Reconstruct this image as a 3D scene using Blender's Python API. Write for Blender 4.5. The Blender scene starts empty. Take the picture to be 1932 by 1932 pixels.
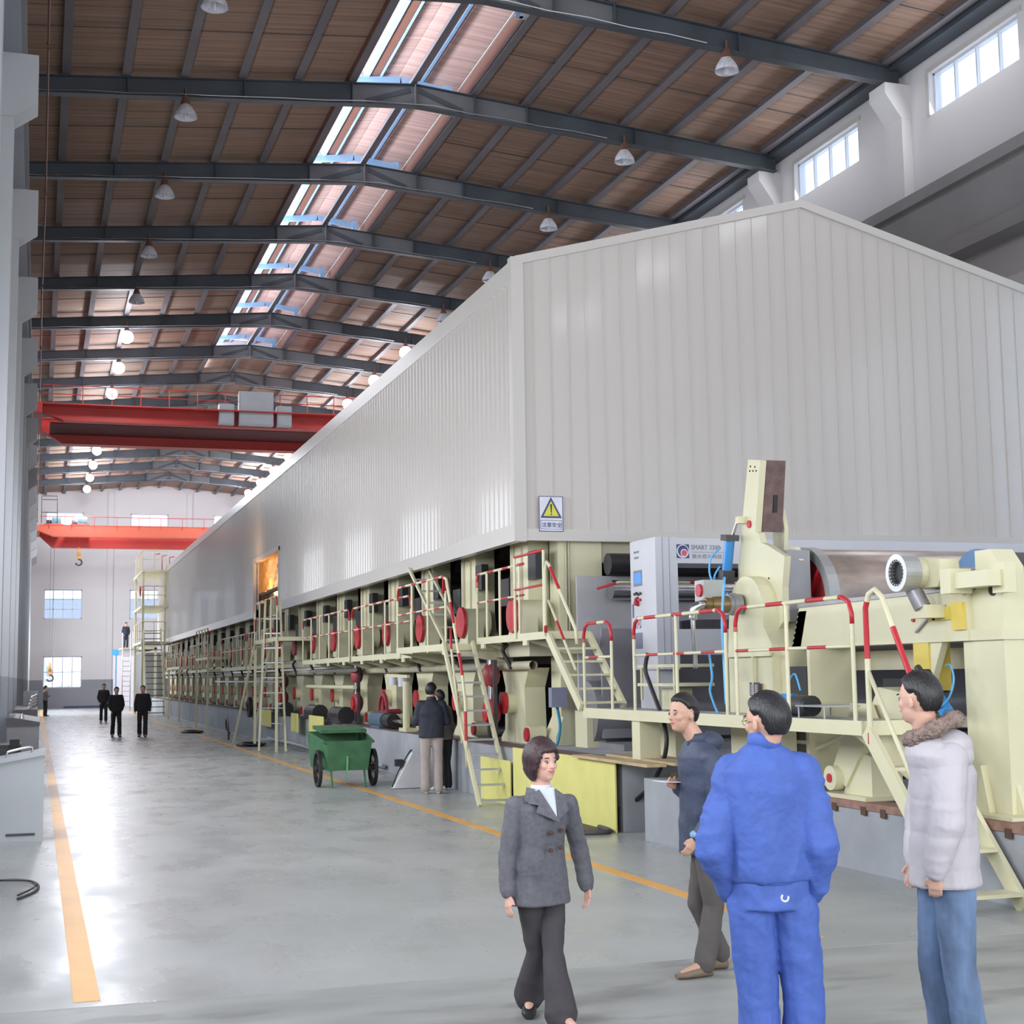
import bpy, bmesh, math, random
from mathutils import Vector as V, Matrix, noise
PI = math.pi
random.seed(7)
SC = bpy.context.scene
COL = SC.collection
# ------------------------------------------------------------------ camera, world, exposure
cam_d = bpy.data.cameras.new('camera'); cam = bpy.data.objects.new('camera', cam_d); COL.objects.link(cam)
r_ = V((0.95168544, -0.30676411, -0.01380567)); u_ = V((-0.02086126, -0.10944265, 0.99377418)); w_ = V((0.30636518, 0.94547242, 0.11055446))
m = Matrix((r_, u_, -w_)).transposed().to_4x4(); m.translation = V((0, 0, 1.95)); cam.matrix_world = m
cam_d.sensor_width = 36; cam_d.sensor_fit = 'HORIZONTAL'; cam_d.lens = 36 * 2765.6 / 1932
cam_d.clip_start = .1; cam_d.clip_end = 600
SC.camera = cam
wd = bpy.data.worlds.new('world'); SC.world = wd; wd.use_nodes = True
wd.node_tree.nodes['Background'].inputs[0].default_value = (.80, .88, 1, 1)
wd.node_tree.nodes['Background'].inputs[1].default_value = 2.6
vs = SC.view_settings; vs.view_transform = 'Standard'; vs.look = 'None'; vs.gamma = 1; vs.use_curve_mapping = False
vs.exposure = 0.0
SC.cycles.use_denoising = True; SC.cycles.max_bounces = 6; SC.cycles.diffuse_bounces = 4; SC.cycles.glossy_bounces = 3
SC.cycles.transparent_max_bounces = 8; SC.cycles.caustics_reflective = False; SC.cycles.caustics_refractive = False
SC.cycles.sample_clamp_indirect = 6

def area(name, loc, dirv, sx, sy, power, col=(1, 1, 1), spread=PI):
    l = bpy.data.lights.new(name, 'AREA'); l.shape = 'RECTANGLE'; l.size = sx; l.size_y = sy; l.energy = power; l.color = col; l.spread = spread
    o = bpy.data.objects.new(name, l); COL.objects.link(o); o.location = loc
    o.rotation_euler = V(dirv).to_track_quat('-Z', 'Y').to_euler(); return o
DAY = (.93, .95, 1)
# daylight through the open loading door behind the camera
area('door_daylight', (8, -9.6, 4.6), (0, 1, 0), 13, 8, 2000, (1, .985, .96))
# daylight through the left wall windows
for k in range(-4, 14):
    area('window_daylight', (-1.36, 23.9 + 6.1 * k, 4.6), (1, 0, -.12), 3.2, 3.0, 320 if k < 3 else 25 if k < 11 else 600, DAY)
# daylight through the glazed left side of the roof monitor
area('monitor_daylight', (6.97, 35, 16.38), (1, 0, .34), 66, .3, 1700, (.84, .9, 1), 2.1)
# daylight through the high windows of the right wall
for k in range(-5, 12):
    area('window_daylight', (18.3, 25.05 + 6.03 * k, 14.5), (-1, 0, -.5), 2.9, .9, 90, DAY)
area('far_window_daylight', (3, 111.6, 6), (0, -1, 0), 9, 9, 50, DAY)

# ------------------------------------------------------------------ materials
MT = {}
def M(name, col, rough=.5, metal=0., var=.06, scale=3., bump=0., bscale=60., emit=None, alpha=None, coat=0., stretch=(1, 1, 1), stain=None):
    if name in MT: return MT[name]
    mt = bpy.data.materials.new(name); mt.use_nodes = True; nt = mt.node_tree; b = nt.nodes['Principled BSDF']
    b.inputs['Roughness'].default_value = rough; b.inputs['Metallic'].default_value = metal
    b.inputs['Coat Weight'].default_value = coat; b.inputs['Coat Roughness'].default_value = .09
    tc = nt.nodes.new('ShaderNodeTexCoord'); mp = nt.nodes.new('ShaderNodeMapping'); mp.inputs['Scale'].default_value = stretch
    nt.links.new(tc.outputs['Object'], mp.inputs[0])
    nz = nt.nodes.new('ShaderNodeTexNoise'); nz.inputs['Scale'].default_value = scale; nz.inputs['Detail'].default_value = 4
    nt.links.new(mp.outputs[0], nz.inputs['Vector'])
    rp = nt.nodes.new('ShaderNodeValToRGB')
    rp.color_ramp.elements[0].position = .3; rp.color_ramp.elements[1].position = .7
    d = [max(0, c * (1 - var)) for c in col]; l = [min(1, c * (1 + var)) for c in col]
    rp.color_ramp.elements[0].color = (*d, 1); rp.color_ramp.elements[1].color = (*l, 1)
    nt.links.new(nz.outputs['Fac'], rp.inputs[0])
    src = rp.outputs[0]
    if stain:
        n2 = nt.nodes.new('ShaderNodeTexNoise'); n2.inputs['Scale'].default_value = stain[1]; n2.inputs['Detail'].default_value = 6
        nt.links.new(mp.outputs[0], n2.inputs['Vector'])
        r2 = nt.nodes.new('ShaderNodeValToRGB'); r2.color_ramp.elements[0].position = stain[2]; r2.color_ramp.elements[1].position = stain[2] + .08
        r2.color_ramp.elements[0].color = (0, 0, 0, 1); r2.color_ramp.elements[1].color = (stain[3],) * 3 + (1,)
        nt.links.new(n2.outputs['Fac'], r2.inputs[0])
        mx = nt.nodes.new('ShaderNodeMix'); mx.data_type = 'RGBA'
        nt.links.new(r2.outputs[0], mx.inputs[0]); nt.links.new(src, mx.inputs[6]); mx.inputs[7].default_value = (*stain[0], 1); src = mx.outputs[2]
    nt.links.new(src, b.inputs['Base Color'])
    if bump:
        nb = nt.nodes.new('ShaderNodeTexNoise'); nb.inputs['Scale'].default_value = bscale; nb.inputs['Detail'].default_value = 3
        nt.links.new(mp.outputs[0], nb.inputs['Vector'])
        bp = nt.nodes.new('ShaderNodeBump'); bp.inputs['Strength'].default_value = bump; bp.inputs['Distance'].default_value = .01
        nt.links.new(nb.outputs['Fac'], bp.inputs['Height']); nt.links.new(bp.outputs[0], b.inputs['Normal'])
    if emit:
        b.inputs['Emission Color'].default_value = (*emit[0], 1); b.inputs['Emission Strength'].default_value = emit[1]
    MT[name] = mt; return mt

def glass_mat(name, tint=(.9, .95, 1), fac=.12):
    mt = bpy.data.materials.new(name); mt.use_nodes = True; nt = mt.node_tree; nt.nodes.clear()
    o = nt.nodes.new('ShaderNodeOutputMaterial'); t = nt.nodes.new('ShaderNodeBsdfTransparent'); g = nt.nodes.new('ShaderNodeBsdfGlossy')
    t.inputs[0].default_value = (*tint, 1); g.inputs['Roughness'].default_value = .05
    mx = nt.nodes.new('ShaderNodeMixShader'); mx.inputs[0].default_value = fac
    nt.links.new(t.outputs[0], mx.inputs[1]); nt.links.new(g.outputs[0], mx.inputs[2]); nt.links.new(mx.outputs[0], o.inputs[0])
    MT[name] = mt; return mt

cream = M('cream_paint', (.69, .66, .45), .42, var=.04, scale=1.5)
creamd = M('cream_paint_dark', (.54, .50, .36), .5, var=.12, scale=1.2)  # darker, more uneven version of the cream
red = M('red_paint', (.50, .022, .035), .4, var=.08)
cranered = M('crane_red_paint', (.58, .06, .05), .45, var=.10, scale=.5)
craneor = M('crane_orange_paint', (.62, .12, .06), .45, var=.08, scale=.5)
white = M('white_plaster', (.66, .645, .65), .8, var=.04, scale=.3, bump=.1, bscale=4)
greyw = M('column_paint', (.42, .43, .45), .75, var=.05, scale=.6)
dado = M('grey_dado_paint', (.26, .27, .30), .6, var=.06, scale=.5)
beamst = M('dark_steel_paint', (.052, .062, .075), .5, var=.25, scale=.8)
beaml = M('mid_web_paint', (.13, .135, .145), .6, var=.2, scale=.8)  # lighter grey for the middle webs of the roof beams
purl = M('purlin_paint', (.16, .145, .155), .6, var=.15, scale=.6)
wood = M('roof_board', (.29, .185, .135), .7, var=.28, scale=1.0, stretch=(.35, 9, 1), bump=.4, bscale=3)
woodl = M('daylit_monitor_board', (.60, .40, .36), .7, var=.22, scale=1.0, stretch=(.35, 9, 1), bump=.3, bscale=3)  # same boards as the roof, colour lightened for the daylight on them
bluest = M('skylit_blue_steel', (.30, .48, .72), .4, var=.08)
browns = M('brown_shutter', (.16, .07, .05), .6)
hoodm = M('hood_sheet', (.555, .52, .485), .32, var=.015, scale=.4, coat=.38, bump=.02, bscale=.8)
hoodt = M('hood_trim', (.58, .55, .515), .3, var=.02, scale=.4)
conc = M('plinth_concrete', (.33, .345, .37), .8, var=.18, scale=1.1, bump=.3, bscale=9)
concg = M('girder_concrete', (.27, .265, .27), .85, var=.12, scale=.5)
steel = M('steel', (.55, .55, .57), .28, 1., var=.1)
galv = M('galvanised_tread', (.42, .44, .46), .45, .6, var=.1)
dark = M('black_paint', (.016, .016, .018), .5)
darkg = M('dark_grey_metal', (.07, .065, .07), .5, .3, var=.2)
bronze = M('bronze', (.28, .19, .09), .4, .7, var=.2)
rust = M('rusted_channel', (.17, .11, .10), .7, .2, var=.35, scale=6)
bluec = M('blue_cylinder', (.05, .26, .62), .3, .2)
hoseb = M('blue_hose', (.10, .42, .80), .35)
rubber = M('black_rubber', (.02, .02, .022), .6)
whitep = M('white_cabinet_paint', (.62, .63, .68), .35, var=.02)
greyc = M('grey_roll', (.30, .295, .31), .35, .4, var=.1)
yel = M('yellow_board', (.72, .68, .22), .6, var=.05)
woodp = M('wood_plank', (.50, .38, .22), .7, var=.2, stretch=(8, 1, 8))
reel = M('reel_drum_steel', (.42, .35, .31), .32, .75, var=.25, scale=2.2, stretch=(1, 1, 3.2))
line = M('orange_floor_paint', (.78, .40, .09), .4, var=.10, scale=1.5)
navy = M('navy_print', (.055, .06, .19), .5)
greyt = M('grey_print', (.22, .23, .32), .5)
sig = M('sign_white', (.70, .72, .80), .4)
sigy = M('sign_yellow', (.66, .66, .07), .5)
scr = M('screen_blue', (.03, .22, .6), .3, emit=((.05, .3, .8), .35))
green = M('green_cart_paint', (.04, .15, .06), .5, var=.25, scale=4)
cab = M('grey_cabinet_paint', (.47, .50, .53), .4, var=.03)
felt = M('pale_felt', (.48, .47, .50), .9, var=.05)
glass = glass_mat('window_glass')
lampg = glass_mat('lamp_glass', (.93, .95, 1), .25)
lit = M('lamp_lit', (1, 1, 1), .5, emit=((.86, .90, 1), 26))
skinm = M('skin', (.60, .36, .27), .5, var=.05, scale=8)
plast = M('orange_lit_sheeting', (.85, .40, .12), .25, var=.3, scale=1.2, bump=.8, bscale=3, stretch=(1, 1, 1.6), emit=((1, .42, .12), .32))  # warm lamp glow put into the orange colour and emission
hook_y = M('hook_block_orange', (.55, .28, .08), .5)
ltblue = M('light_blue_motor', (.22, .55, .62), .5)

# ------------------------------------------------------------------ geometry collector
class G:
    def __init__(s): s.v = []; s.f = []; s.m = []; s.sm = []
    def add(s, vs_, fs, m=0, smooth=False):
        n = len(s.v); s.v += [V(a) for a in vs_]
        for f in fs: s.f.append([i + n for i in f]); s.m.append(m); s.sm.append(smooth)
        return s
    def box(s, x0, x1, y0, y1, z0, z1, m=0):
        return s.add([(x, y, z) for z in (z0, z1) for y in (y0, y1) for x in (x0, x1)],
                     [(0, 2, 3, 1), (4, 5, 7, 6), (0, 1, 5, 4), (2, 6, 7, 3), (0, 4, 6, 2), (1, 3, 7, 5)], m)
    def bar(s, a, b, w, h, up=(0, 0, 1), m=0):            # rectangular bar from a to b, width w, height h along 'up'
        a, b, up = V(a), V(b), V(up); d = (b - a).normalized(); sd = d.cross(up).normalized(); up = sd.cross(d)
        vs_ = [p + sd * (i * w / 2) + up * (j * h / 2) for p in (a, b) for j in (-1, 1) for i in (-1, 1)]
        return s.add(vs_, [(0, 2, 3, 1), (4, 5, 7, 6), (0, 1, 5, 4), (2, 6, 7, 3), (0, 4, 6, 2), (1, 3, 7, 5)], m)
    def cyl(s, a, b, r, r2=None, n=12, m=0, cap=True):
        a, b = V(a), V(b); r2 = r if r2 is None else r2; d = (b - a).normalized()
        x = d.orthogonal().normalized(); y = d.cross(x)
        vs_ = [p + (x * math.cos(2 * PI * i / n) + y * math.sin(2 * PI * i / n)) * q for p, q in ((a, r), (b, r2)) for i in range(n)]
        s.add(vs_, [(i, (i + 1) % n, n + (i + 1) % n, n + i) for i in range(n)], m, True)
        if cap: s.add(vs_, [tuple(range(n))[::-1], tuple(range(n, 2 * n))], m)
        return s
    def ring(s, a, b, r, ri, n=24, m=0):                  # hollow tube
        a, b = V(a), V(b); d = (b - a).normalized(); x = d.orthogonal().normalized(); y = d.cross(x)
        vs_ = [p + (x * math.cos(2 * PI * i / n) + y * math.sin(2 * PI * i / n)) * q for p in (a, b) for q in (r, ri) for i in range(n)]
        f = []
        for i in range(n):
            j = (i + 1) % n
            f += [(i, j, 2 * n + j, 2 * n + i), (n + j, n + i, 3 * n + i, 3 * n + j), (j, i, n + i, n + j), (2 * n + i, 2 * n + j, 3 * n + j, 3 * n + i)]
        return s.add(vs_, f, m)
    def tube(s, pts, r, n=6, m=0, ms=None, rad=None):
        pts = [V(p) for p in pts]
        if ms is None and rad is None and 4 <= len(pts) <= 12:
            q = []
            for i in range(len(pts) - 1):
                a, b, c, d = pts[max(i - 1, 0)], pts[i], pts[i + 1], pts[min(i + 2, len(pts) - 1)]
                for j in range(4):
                    t = j / 4; q.append(.5 * ((2 * b) + (c - a) * t + (2 * a - 5 * b + 4 * c - d) * t * t + (3 * b - a - 3 * c + d) * t ** 3))
            pts = q + [pts[-1]]
        k = len(pts); up = None; R = []
        for i, p in enumerate(pts):
            t = ((pts[min(i + 1, k - 1)] - p).normalized() + (p - pts[max(i - 1, 0)]).normalized()).normalized()
            if up is None: up = t.orthogonal().normalized()
            up = (up - t * up.dot(t)).normalized(); sd = t.cross(up)
            rr = rad[i] if rad else r
            R.append([p + (up * math.cos(2 * PI * j / n) + sd * math.sin(2 * PI * j / n)) * rr for j in range(n)])
        n0 = len(s.v); s.v += [q for a in R for q in a]
        for i in range(k - 1):
            for j in range(n):
                s.f.append([n0 + i * n + j, n0 + i * n + (j + 1) % n, n0 + (i + 1) * n + (j + 1) % n, n0 + (i + 1) * n + j])
                s.m.append(ms[i] if ms else m); s.sm.append(True)
        s.f.append([n0 + j for j in range(n)][::-1]); s.m.append(ms[0] if ms else m); s.sm.append(False)
        s.f.append([n0 + (k - 1) * n + j for j in range(n)]); s.m.append(ms[-1] if ms else m); s.sm.append(False)
        return s
    def prism(s, pts, ax, a, b, m=0):                     # polygon in the plane normal to ax, extruded a..b
        def P(p, t): return (t, p[0], p[1]) if ax == 'x' else (p[0], t, p[1]) if ax == 'y' else (p[0], p[1], t)
        n = len(pts)
        ar = sum(pts[i][0] * pts[(i + 1) % n][1] - pts[(i + 1) % n][0] * pts[i][1] for i in range(n))
        if (ar > 0) == (ax == 'y'): pts = pts[::-1]
        vs_ = [P(p, a) for p in pts] + [P(p, b) for p in pts]
        return s.add(vs_, [tuple(range(n))[::-1], tuple(range(n, 2 * n))] + [(i, (i + 1) % n, n + (i + 1) % n, n + i) for i in range(n)], m)
    def ell(s, c, r, n=12, m=0, rot=None):
        c = V(c); vs_ = []; h = n // 2
        for i in range(h + 1):
            a = PI * i / h
            for j in range(n):
                b = 2 * PI * j / n; p = V((math.sin(a) * math.cos(b) * r[0], math.sin(a) * math.sin(b) * r[1], math.cos(a) * r[2]))
                vs_.append(c + (rot @ p if rot else p))
        return s.add(vs_, [(i * n + j, (i + 1) * n + j, (i + 1) * n + (j + 1) % n, i * n + (j + 1) % n) for i in range(h) for j in range(n)], m, True)
    def loft(s, rings, m=0):
        n = len(rings[0]); n0 = len(s.v)
        for r in rings: s.v += [V(p) for p in r]
        for i in range(len(rings) - 1):
            for j in range(n):
                s.f.append([n0 + i * n + j, n0 + i * n + (j + 1) % n, n0 + (i + 1) * n + (j + 1) % n, n0 + (i + 1) * n + j]); s.m.append(m); s.sm.append(True)
        s.f.append([n0 + j for j in range(n)][::-1]); s.m.append(m); s.sm.append(False)
        s.f.append([n0 + (len(rings) - 1) * n + j for j in range(n)]); s.m.append(m); s.sm.append(False)
        return s

ORG = {}
def tag(o, label=None, cat=None, group=None, kind=None):
    if label: o['label'] = label
    if cat: o['category'] = cat
    if group: o['group'] = group
    if kind: o['kind'] = kind
    return o
def thing(name, label, cat, loc=(0, 0, 0), group=None, kind=None):
    o = bpy.data.objects.new(name, None); COL.objects.link(o); o.location = loc; o.empty_display_size = .1
    ORG[o] = V(loc); return tag(o, label, cat, group, kind)
def mk(name, g, mats, parent=None, label=None, cat=None, group=None, kind=None, fix=False):
    if not isinstance(mats, (list, tuple)): mats = [mats]
    og = ORG[parent] if parent is not None else V((0, 0, 0))
    if parent is None and cat and g.v:                     # origin at the base of a single-mesh thing
        xs = [p.x for p in g.v]; ys = [p.y for p in g.v]; zs = [p.z for p in g.v]
        og = V(((min(xs) + max(xs)) / 2, (min(ys) + max(ys)) / 2, min(zs)))
    me = bpy.data.meshes.new(name); me.from_pydata([tuple(p - og) for p in g.v], [], g.f)
    for t in mats: me.materials.append(t)
    me.polygons.foreach_set('material_index', g.m); me.polygons.foreach_set('use_smooth', g.sm)
    if fix:
        bm = bmesh.new(); bm.from_mesh(me); bmesh.ops.recalc_face_normals(bm, faces=bm.faces); bm.to_mesh(me); bm.free()
    me.update()
    o = bpy.data.objects.new(name, me); COL.objects.link(o)
    if parent is not None: o.parent = parent
    else: o.location = og
    ORG[o] = og
    return tag(o, label, cat, group, kind)
KIDS = {}
def copy_tree(o, loc=None, label=None, parent=None, group=None):
    c = o.copy(); COL.objects.link(c); ORG[c] = ORG.get(o, V()).copy()
    if parent is not None: c.parent = parent
    if loc is not None: c.location = loc; ORG[c] = V(loc)
    if label: c['label'] = label
    if group: c['group'] = group
    for ch in [x for x in ALLKIDS(o)]: copy_tree(ch, parent=c)
    return c
def ALLKIDS(o): return [x for x in COL.objects if x.parent == o]
def inst(src, name, parent, off):                          # linked copy of a single part, moved by off
    c = src.copy(); c.name = name; COL.objects.link(c); c.parent = parent; c.location = V(src.location) + V(off); ORG[c] = ORG[src]; return c

# ------------------------------------------------------------------ setting: floor, walls, roof
YB = 112.
def bw(X, Z): k = YB / 118; return X * k, 1.95 + (Z - 1.95) * k
fm = bpy.data.materials.new('epoxy_floor'); fm.use_nodes = True; nt = fm.node_tree; b = nt.nodes['Principled BSDF']
tc = nt.nodes.new('ShaderNodeTexCoord')
def NZ(scale, det=5, stretch=(1, 1, 1), dist=0):
    mp = nt.nodes.new('ShaderNodeMapping'); mp.inputs['Scale'].default_value = stretch; nt.links.new(tc.outputs['Object'], mp.inputs[0])
    n = nt.nodes.new('ShaderNodeTexNoise'); n.inputs['Scale'].default_value = scale; n.inputs['Detail'].default_value = det; n.inputs['Distortion'].default_value = dist
    nt.links.new(mp.outputs[0], n.inputs['Vector']); return n.outputs['Fac']
def RAMP(src, p0, c0, p1, c1):
    r = nt.nodes.new('ShaderNodeValToRGB'); r.color_ramp.elements[0].position = p0; r.color_ramp.elements[1].position = p1
    r.color_ramp.elements[0].color = (*c0, 1); r.color_ramp.elements[1].color = (*c1, 1); nt.links.new(src, r.inputs[0]); return r.outputs[0]
c1 = RAMP(NZ(.55, 6), .3, (.345, .365, .36), .7, (.43, .445, .44))
c2 = RAMP(NZ(3, 6, (1, .35, 1), 1.2), .52, (0, 0, 0), .9, (.14, .14, .14))
mx = nt.nodes.new('ShaderNodeMix'); mx.data_type = 'RGBA'; nt.links.new(c2, mx.inputs[0]); nt.links.new(c1, mx.inputs[6]); mx.inputs[7].default_value = (.20, .21, .20, 1)
nt.links.new(mx.outputs[2], b.inputs['Base Color'])
nt.links.new(RAMP(NZ(1.6, 5, (1, .5, 1)), .3, (.19,) * 3, .7, (.42,) * 3), b.inputs['Roughness'])
bp = nt.nodes.new('ShaderNodeBump'); bp.inputs['Strength'].default_value = .22; bp.inputs['Distance'].default_value = .02
nt.links.new(NZ(2.2, 4, (1, 1.6, 1)), bp.inputs['Height']); nt.links.new(bp.outputs[0], b.inputs['Normal'])
worn = M('worn_concrete_floor', (.33, .34, .33), .42, var=.2, scale=1.3, bump=.2, bscale=3, stretch=(.6, 1.5, 1), stain=((.19, .2, .19), 1.6, .56, .6))
mk('floor', G().box(-1.6, 18.6, 9.45, YB, -.2, 0), fm, kind='structure')
mk('floor', G().box(-1.6, 18.6, -10, 9.45, -.2, -.002), worn, kind='structure')
mk('trim_1', G().box(.255, .415, 9.6, 110, 0, .003), line, kind='structure')
mk('trim_2', G().box(5.42, 5.56, 9.85, 96, 0, .003), line, kind='structure')

def zboard(X): return 16.46 - .0895 * abs(X - 8.45)
# back wall with window openings
def wall_with_holes(name, axis, pos, a0, a1, z0, z1, holes, th, mat, dz=2.05):
    """wall in the plane axis=pos; holes (a,b,z,zz); thickness th"""
    g = G(); xs = sorted({a0, a1, *[h[0] for h in holes], *[h[1] for h in holes]}); zs = sorted({z0, z1, dz, *[h[2] for h in holes], *[h[3] for h in holes]})
    for i in range(len(xs) - 1):
        for j in range(len(zs) - 1):
            cx, cz = (xs[i] + xs[i + 1]) / 2, (zs[j] + zs[j + 1]) / 2
            if any(h[0] < cx < h[1] and h[2] < cz < h[3] for h in holes): continue
            mm = 1 if cz < dz else 0
            if axis == 'y': g.box(xs[i], xs[i + 1], pos, pos + th, zs[j], zs[j + 1], mm)
            else: g.box(pos, pos + th, xs[i], xs[i + 1], zs[j], zs[j + 1], mm)
    return mk(name, g, [mat, dado], kind='structure')
def hb(x0, x1, z0, z1):
    a, c = bw(x0, z0); b_, d = bw(x1, z1); return (a, b_, c, d)
BH = [hb(.45, 3.24, 13.9, 14.95), hb(6.79, 9.67, 13.95, 14.95), hb(13.2, 16, 13.95, 14.95), hb(.42, 3.23, 6.70, 8.97), hb(6.8, 9.6, 6.7, 8.97),
      hb(.45, 3.3, 1.45, 3.85), hb(5.65, 7.4, 0, 3.85)]
BH[-1] = (BH[-1][0], BH[-1][1], 0.0, BH[-1][3])
wb = wall_with_holes('wall_back', 'y', YB, -1.6, 18.6, 0, 15.6, BH, .3, white)
g = G().prism([(-1.6, 15.6), (18.6, 15.6), (8.45, 16.5)], 'y', YB, YB + .3); mk('wall_panel', g, white, wb)
for X in (5.4, 11.4):
    x = bw(X, 0)[0]; mk('pilaster', G().box(x - .3, x + .1, YB - .12, YB, 2.05, 15.9).box(x - .3, x + .1, YB - .125, YB, 0, 2.05, 1), [white, dado], wb)
mk('baseboard_back', G().box(1.9, 5.3, YB - .02, YB, 0, .16), M('navy_skirting', (.06, .07, .14), .5), kind='structure')
wn = 0
def window(y_or_x, axis, h, nx, nz, fr=.07, depth=.12, mat=None, glz=True):
    global wn; wn += 1
    mat = mat or whitep
    a, b_, c, d = h; t = thing('window_%d' % wn, None, None, (0, 0, 0), kind='structure')
    def bx(g, p0, p1, q0, q1, off=0, th=depth):
        if axis == 'y': g.box(p0, p1, y_or_x + off, y_or_x + off + th, q0, q1)
        else: g.box(y_or_x + off, y_or_x + off + th, p0, p1, q0, q1)
    g = G(); bx(g, a, b_, c, c + fr); bx(g, a, b_, d - fr, d); bx(g, a, a + fr, c, d); bx(g, b_ - fr, b_, c, d); mk('window_frame', g, mat, t)
    for i in range(1, nx):
        g = G(); x = a + (b_ - a) * i / nx; bx(g, x - fr * .4, x + fr * .4, c, d, .01, .08); mk('mullion', g, mat, t)
    for i in range(1, nz):
        g = G(); z = c + (d - c) * i / nz; bx(g, a, b_, z - fr * .4, z + fr * .4, .01, .08); mk('transom', g, mat, t)
    if glz:
        for i in range(nx):
            g = G(); bx(g, a + (b_ - a) * i / nx + fr / 2, a + (b_ - a) * (i + 1) / nx - fr / 2, c + fr, d - fr, .05, .006); mk('pane', g, glass, t)
    return t
for i, h in enumerate(BH):
    if i < 3: window(YB + .1, 'y', h, 2, 1)
    elif i < 5: window(YB + .1, 'y', h, 4, 3)
    elif i == 5: window(YB + .1, 'y', h, 4, 2)
# yard seen through the openings of the back wall
mk('yard_ground', G().box(-30, 50, YB + .4, 190, -.3, -.05), conc, kind='structure')
mk('yard_building', G().box(-12, 30, 150, 160, -.1, 10), M('pale_render', (.55, .58, .64), .8), label='pale building outside, seen through the back wall windows', cat='building')
# sheeting hanging in the far doorway, daylight behind it put in as emission
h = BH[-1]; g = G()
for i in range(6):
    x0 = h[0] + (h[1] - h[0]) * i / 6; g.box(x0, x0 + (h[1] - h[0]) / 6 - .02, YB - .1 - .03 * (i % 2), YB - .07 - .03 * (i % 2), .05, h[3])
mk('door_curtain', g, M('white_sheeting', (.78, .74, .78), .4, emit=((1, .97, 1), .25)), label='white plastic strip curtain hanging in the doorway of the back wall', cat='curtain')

# left wall (behind the columns) with its windows
LH = [(22.3 + 6.1 * k, 25.5 + 6.1 * k, 3.1, 6.1) for k in range(-4, 14)]
wl = wall_with_holes('wall_left', 'x', -1.7, -10, YB, 0, 15.55, LH, .2, greyw)
for h in LH: window(-1.66, 'x', h, 2, 2, fr=.09)
# right wall with high windows
RH = [(23.55 + 6.03 * k, 26.6 + 6.03 * k, 14.02, 14.97) for k in range(-3, 12)]
RL = [(-6.5 + 6.03 * k, -3.3 + 6.03 * k, 3.2, 9.4) for k in range(0, 5)]
wr = wall_with_holes('wall_right', 'x', 18.4, -10, YB, 0, 15.6, RH + RL, .3, white)
for h in RH: window(18.5, 'x', h, 4, 1, fr=.05)
for h in RL: window(18.5, 'x', h, 2, 2, fr=.08)
for i, h in enumerate(RH):
    mk('window_reveal', G().box(18.37, 18.4, h[0] - .14, h[1] + .1, h[3], h[3] + .12).box(18.365, 18.4, h[1], h[1] + .12, h[2], h[3] - .001), hoodt, wr)
    y = 27.55 + 6.03 * (i - 3)
    mk('pilaster', G().box(18.15, 18.4, y - .19, y + .44, 0, 14.22).prism([(18.4, 15.0), (17.75, 15.0), (17.75, 14.75), (18.15, 14.2), (18.4, 14.2)], 'y', y - .2, y + .45), white, wr)
# front wall behind the camera, with a large open door
wf = mk('wall_front', G().box(-1.6, 1.2, -10.2, -10, 0, 15.6).box(15, 18.6, -10.2, -10, 0, 15.6).box(1.2, 15, -10.2, -10, 9, 15.6).prism([(-1.6, 15.6), (18.6, 15.6), (8.45, 16.5)], 'y', -10.2, -10), white, kind='structure')

# roof: boards between purlins, per bay; gap at the ridge monitor
BAY = 5.82; Y0 = 33.3; NK = 14
RY = [Y0 + BAY * k for k in range(-6, 13)]
edges = [-12] + RY + [YB]
PLX = [6.93 - 1.31 * i for i in range(0, 7)][::-1]; PRX = [9.97 + 1.31 * i for i in range(0, 7)]
ceil = thing('ceiling', None, None, (0, 0, 0), kind='structure')
MON1 = RY[6 + 5] + 2.9                                     # the monitor ends here
def strip(x0, x1, y0, y1, mat, name='roof_board_panel', dz=0, parent=None):
    mk(name, G().add([(x0, y0, zboard(x0) + dz), (x1, y0, zboard(x1) + dz), (x1, y1, zboard(x1) + dz), (x0, y1, zboard(x0) + dz),
                      (x0, y0, zboard(x0) + dz + .05), (x1, y0, zboard(x1) + dz + .05), (x1, y1, zboard(x1) + dz + .05), (x0, y1, zboard(x0) + dz + .05)],
                     [(0, 3, 2, 1), (4, 5, 6, 7), (0, 1, 5, 4), (1, 2, 6, 5), (2, 3, 7, 6), (3, 0, 4, 7)]), mat, parent or ceil)
XL = [-1.6] + PLX; XR = PRX + [18.6]
for i in range(len(edges) - 1):
    y0, y1 = edges[i], edges[i + 1]
    if y1 < 8: continue
    ym = (y0 + y1) / 2 - .3
    for xs in (XL, XR):
        for j in range(len(xs) - 1):
            strip(xs[j] + .01, xs[j + 1] - .01, y0 + .01, ym - .012, wood); strip(xs[j] + .01, xs[j + 1] - .01, ym + .012, y1 - .01, wood)
    if y0 >= MON1 - 3.5:
        a = max(y0, MON1)
        for xs in ([6.93, 8.45], [8.45, 9.97]): strip(xs[0], xs[1], a, y1 - .01, wood)
mk('roof_cover', G().prism([(-1.7, zboard(-1.7) + .06), (6.86, zboard(6.86) + .06), (6.86, zboard(6.86) + .12), (-1.7, zboard(-1.7) + .12)], 'y', -12, YB)
   .prism([(18.7, zboard(18.7) + .06), (10.04, zboard(10.04) + .06), (10.04, zboard(10.04) + .12), (18.7, zboard(18.7) + .12)], 'y', -12, YB)
   .prism([(6.86, zboard(6.86) + .06), (8.45, zboard(8.45) + .06), (10.04, zboard(10.04) + .06), (10.04, zboard(10.04) + .12), (8.45, zboard(8.45) + .12), (6.86, zboard(6.86) + .12)], 'y', MON1, YB), beamst, ceil)
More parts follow.
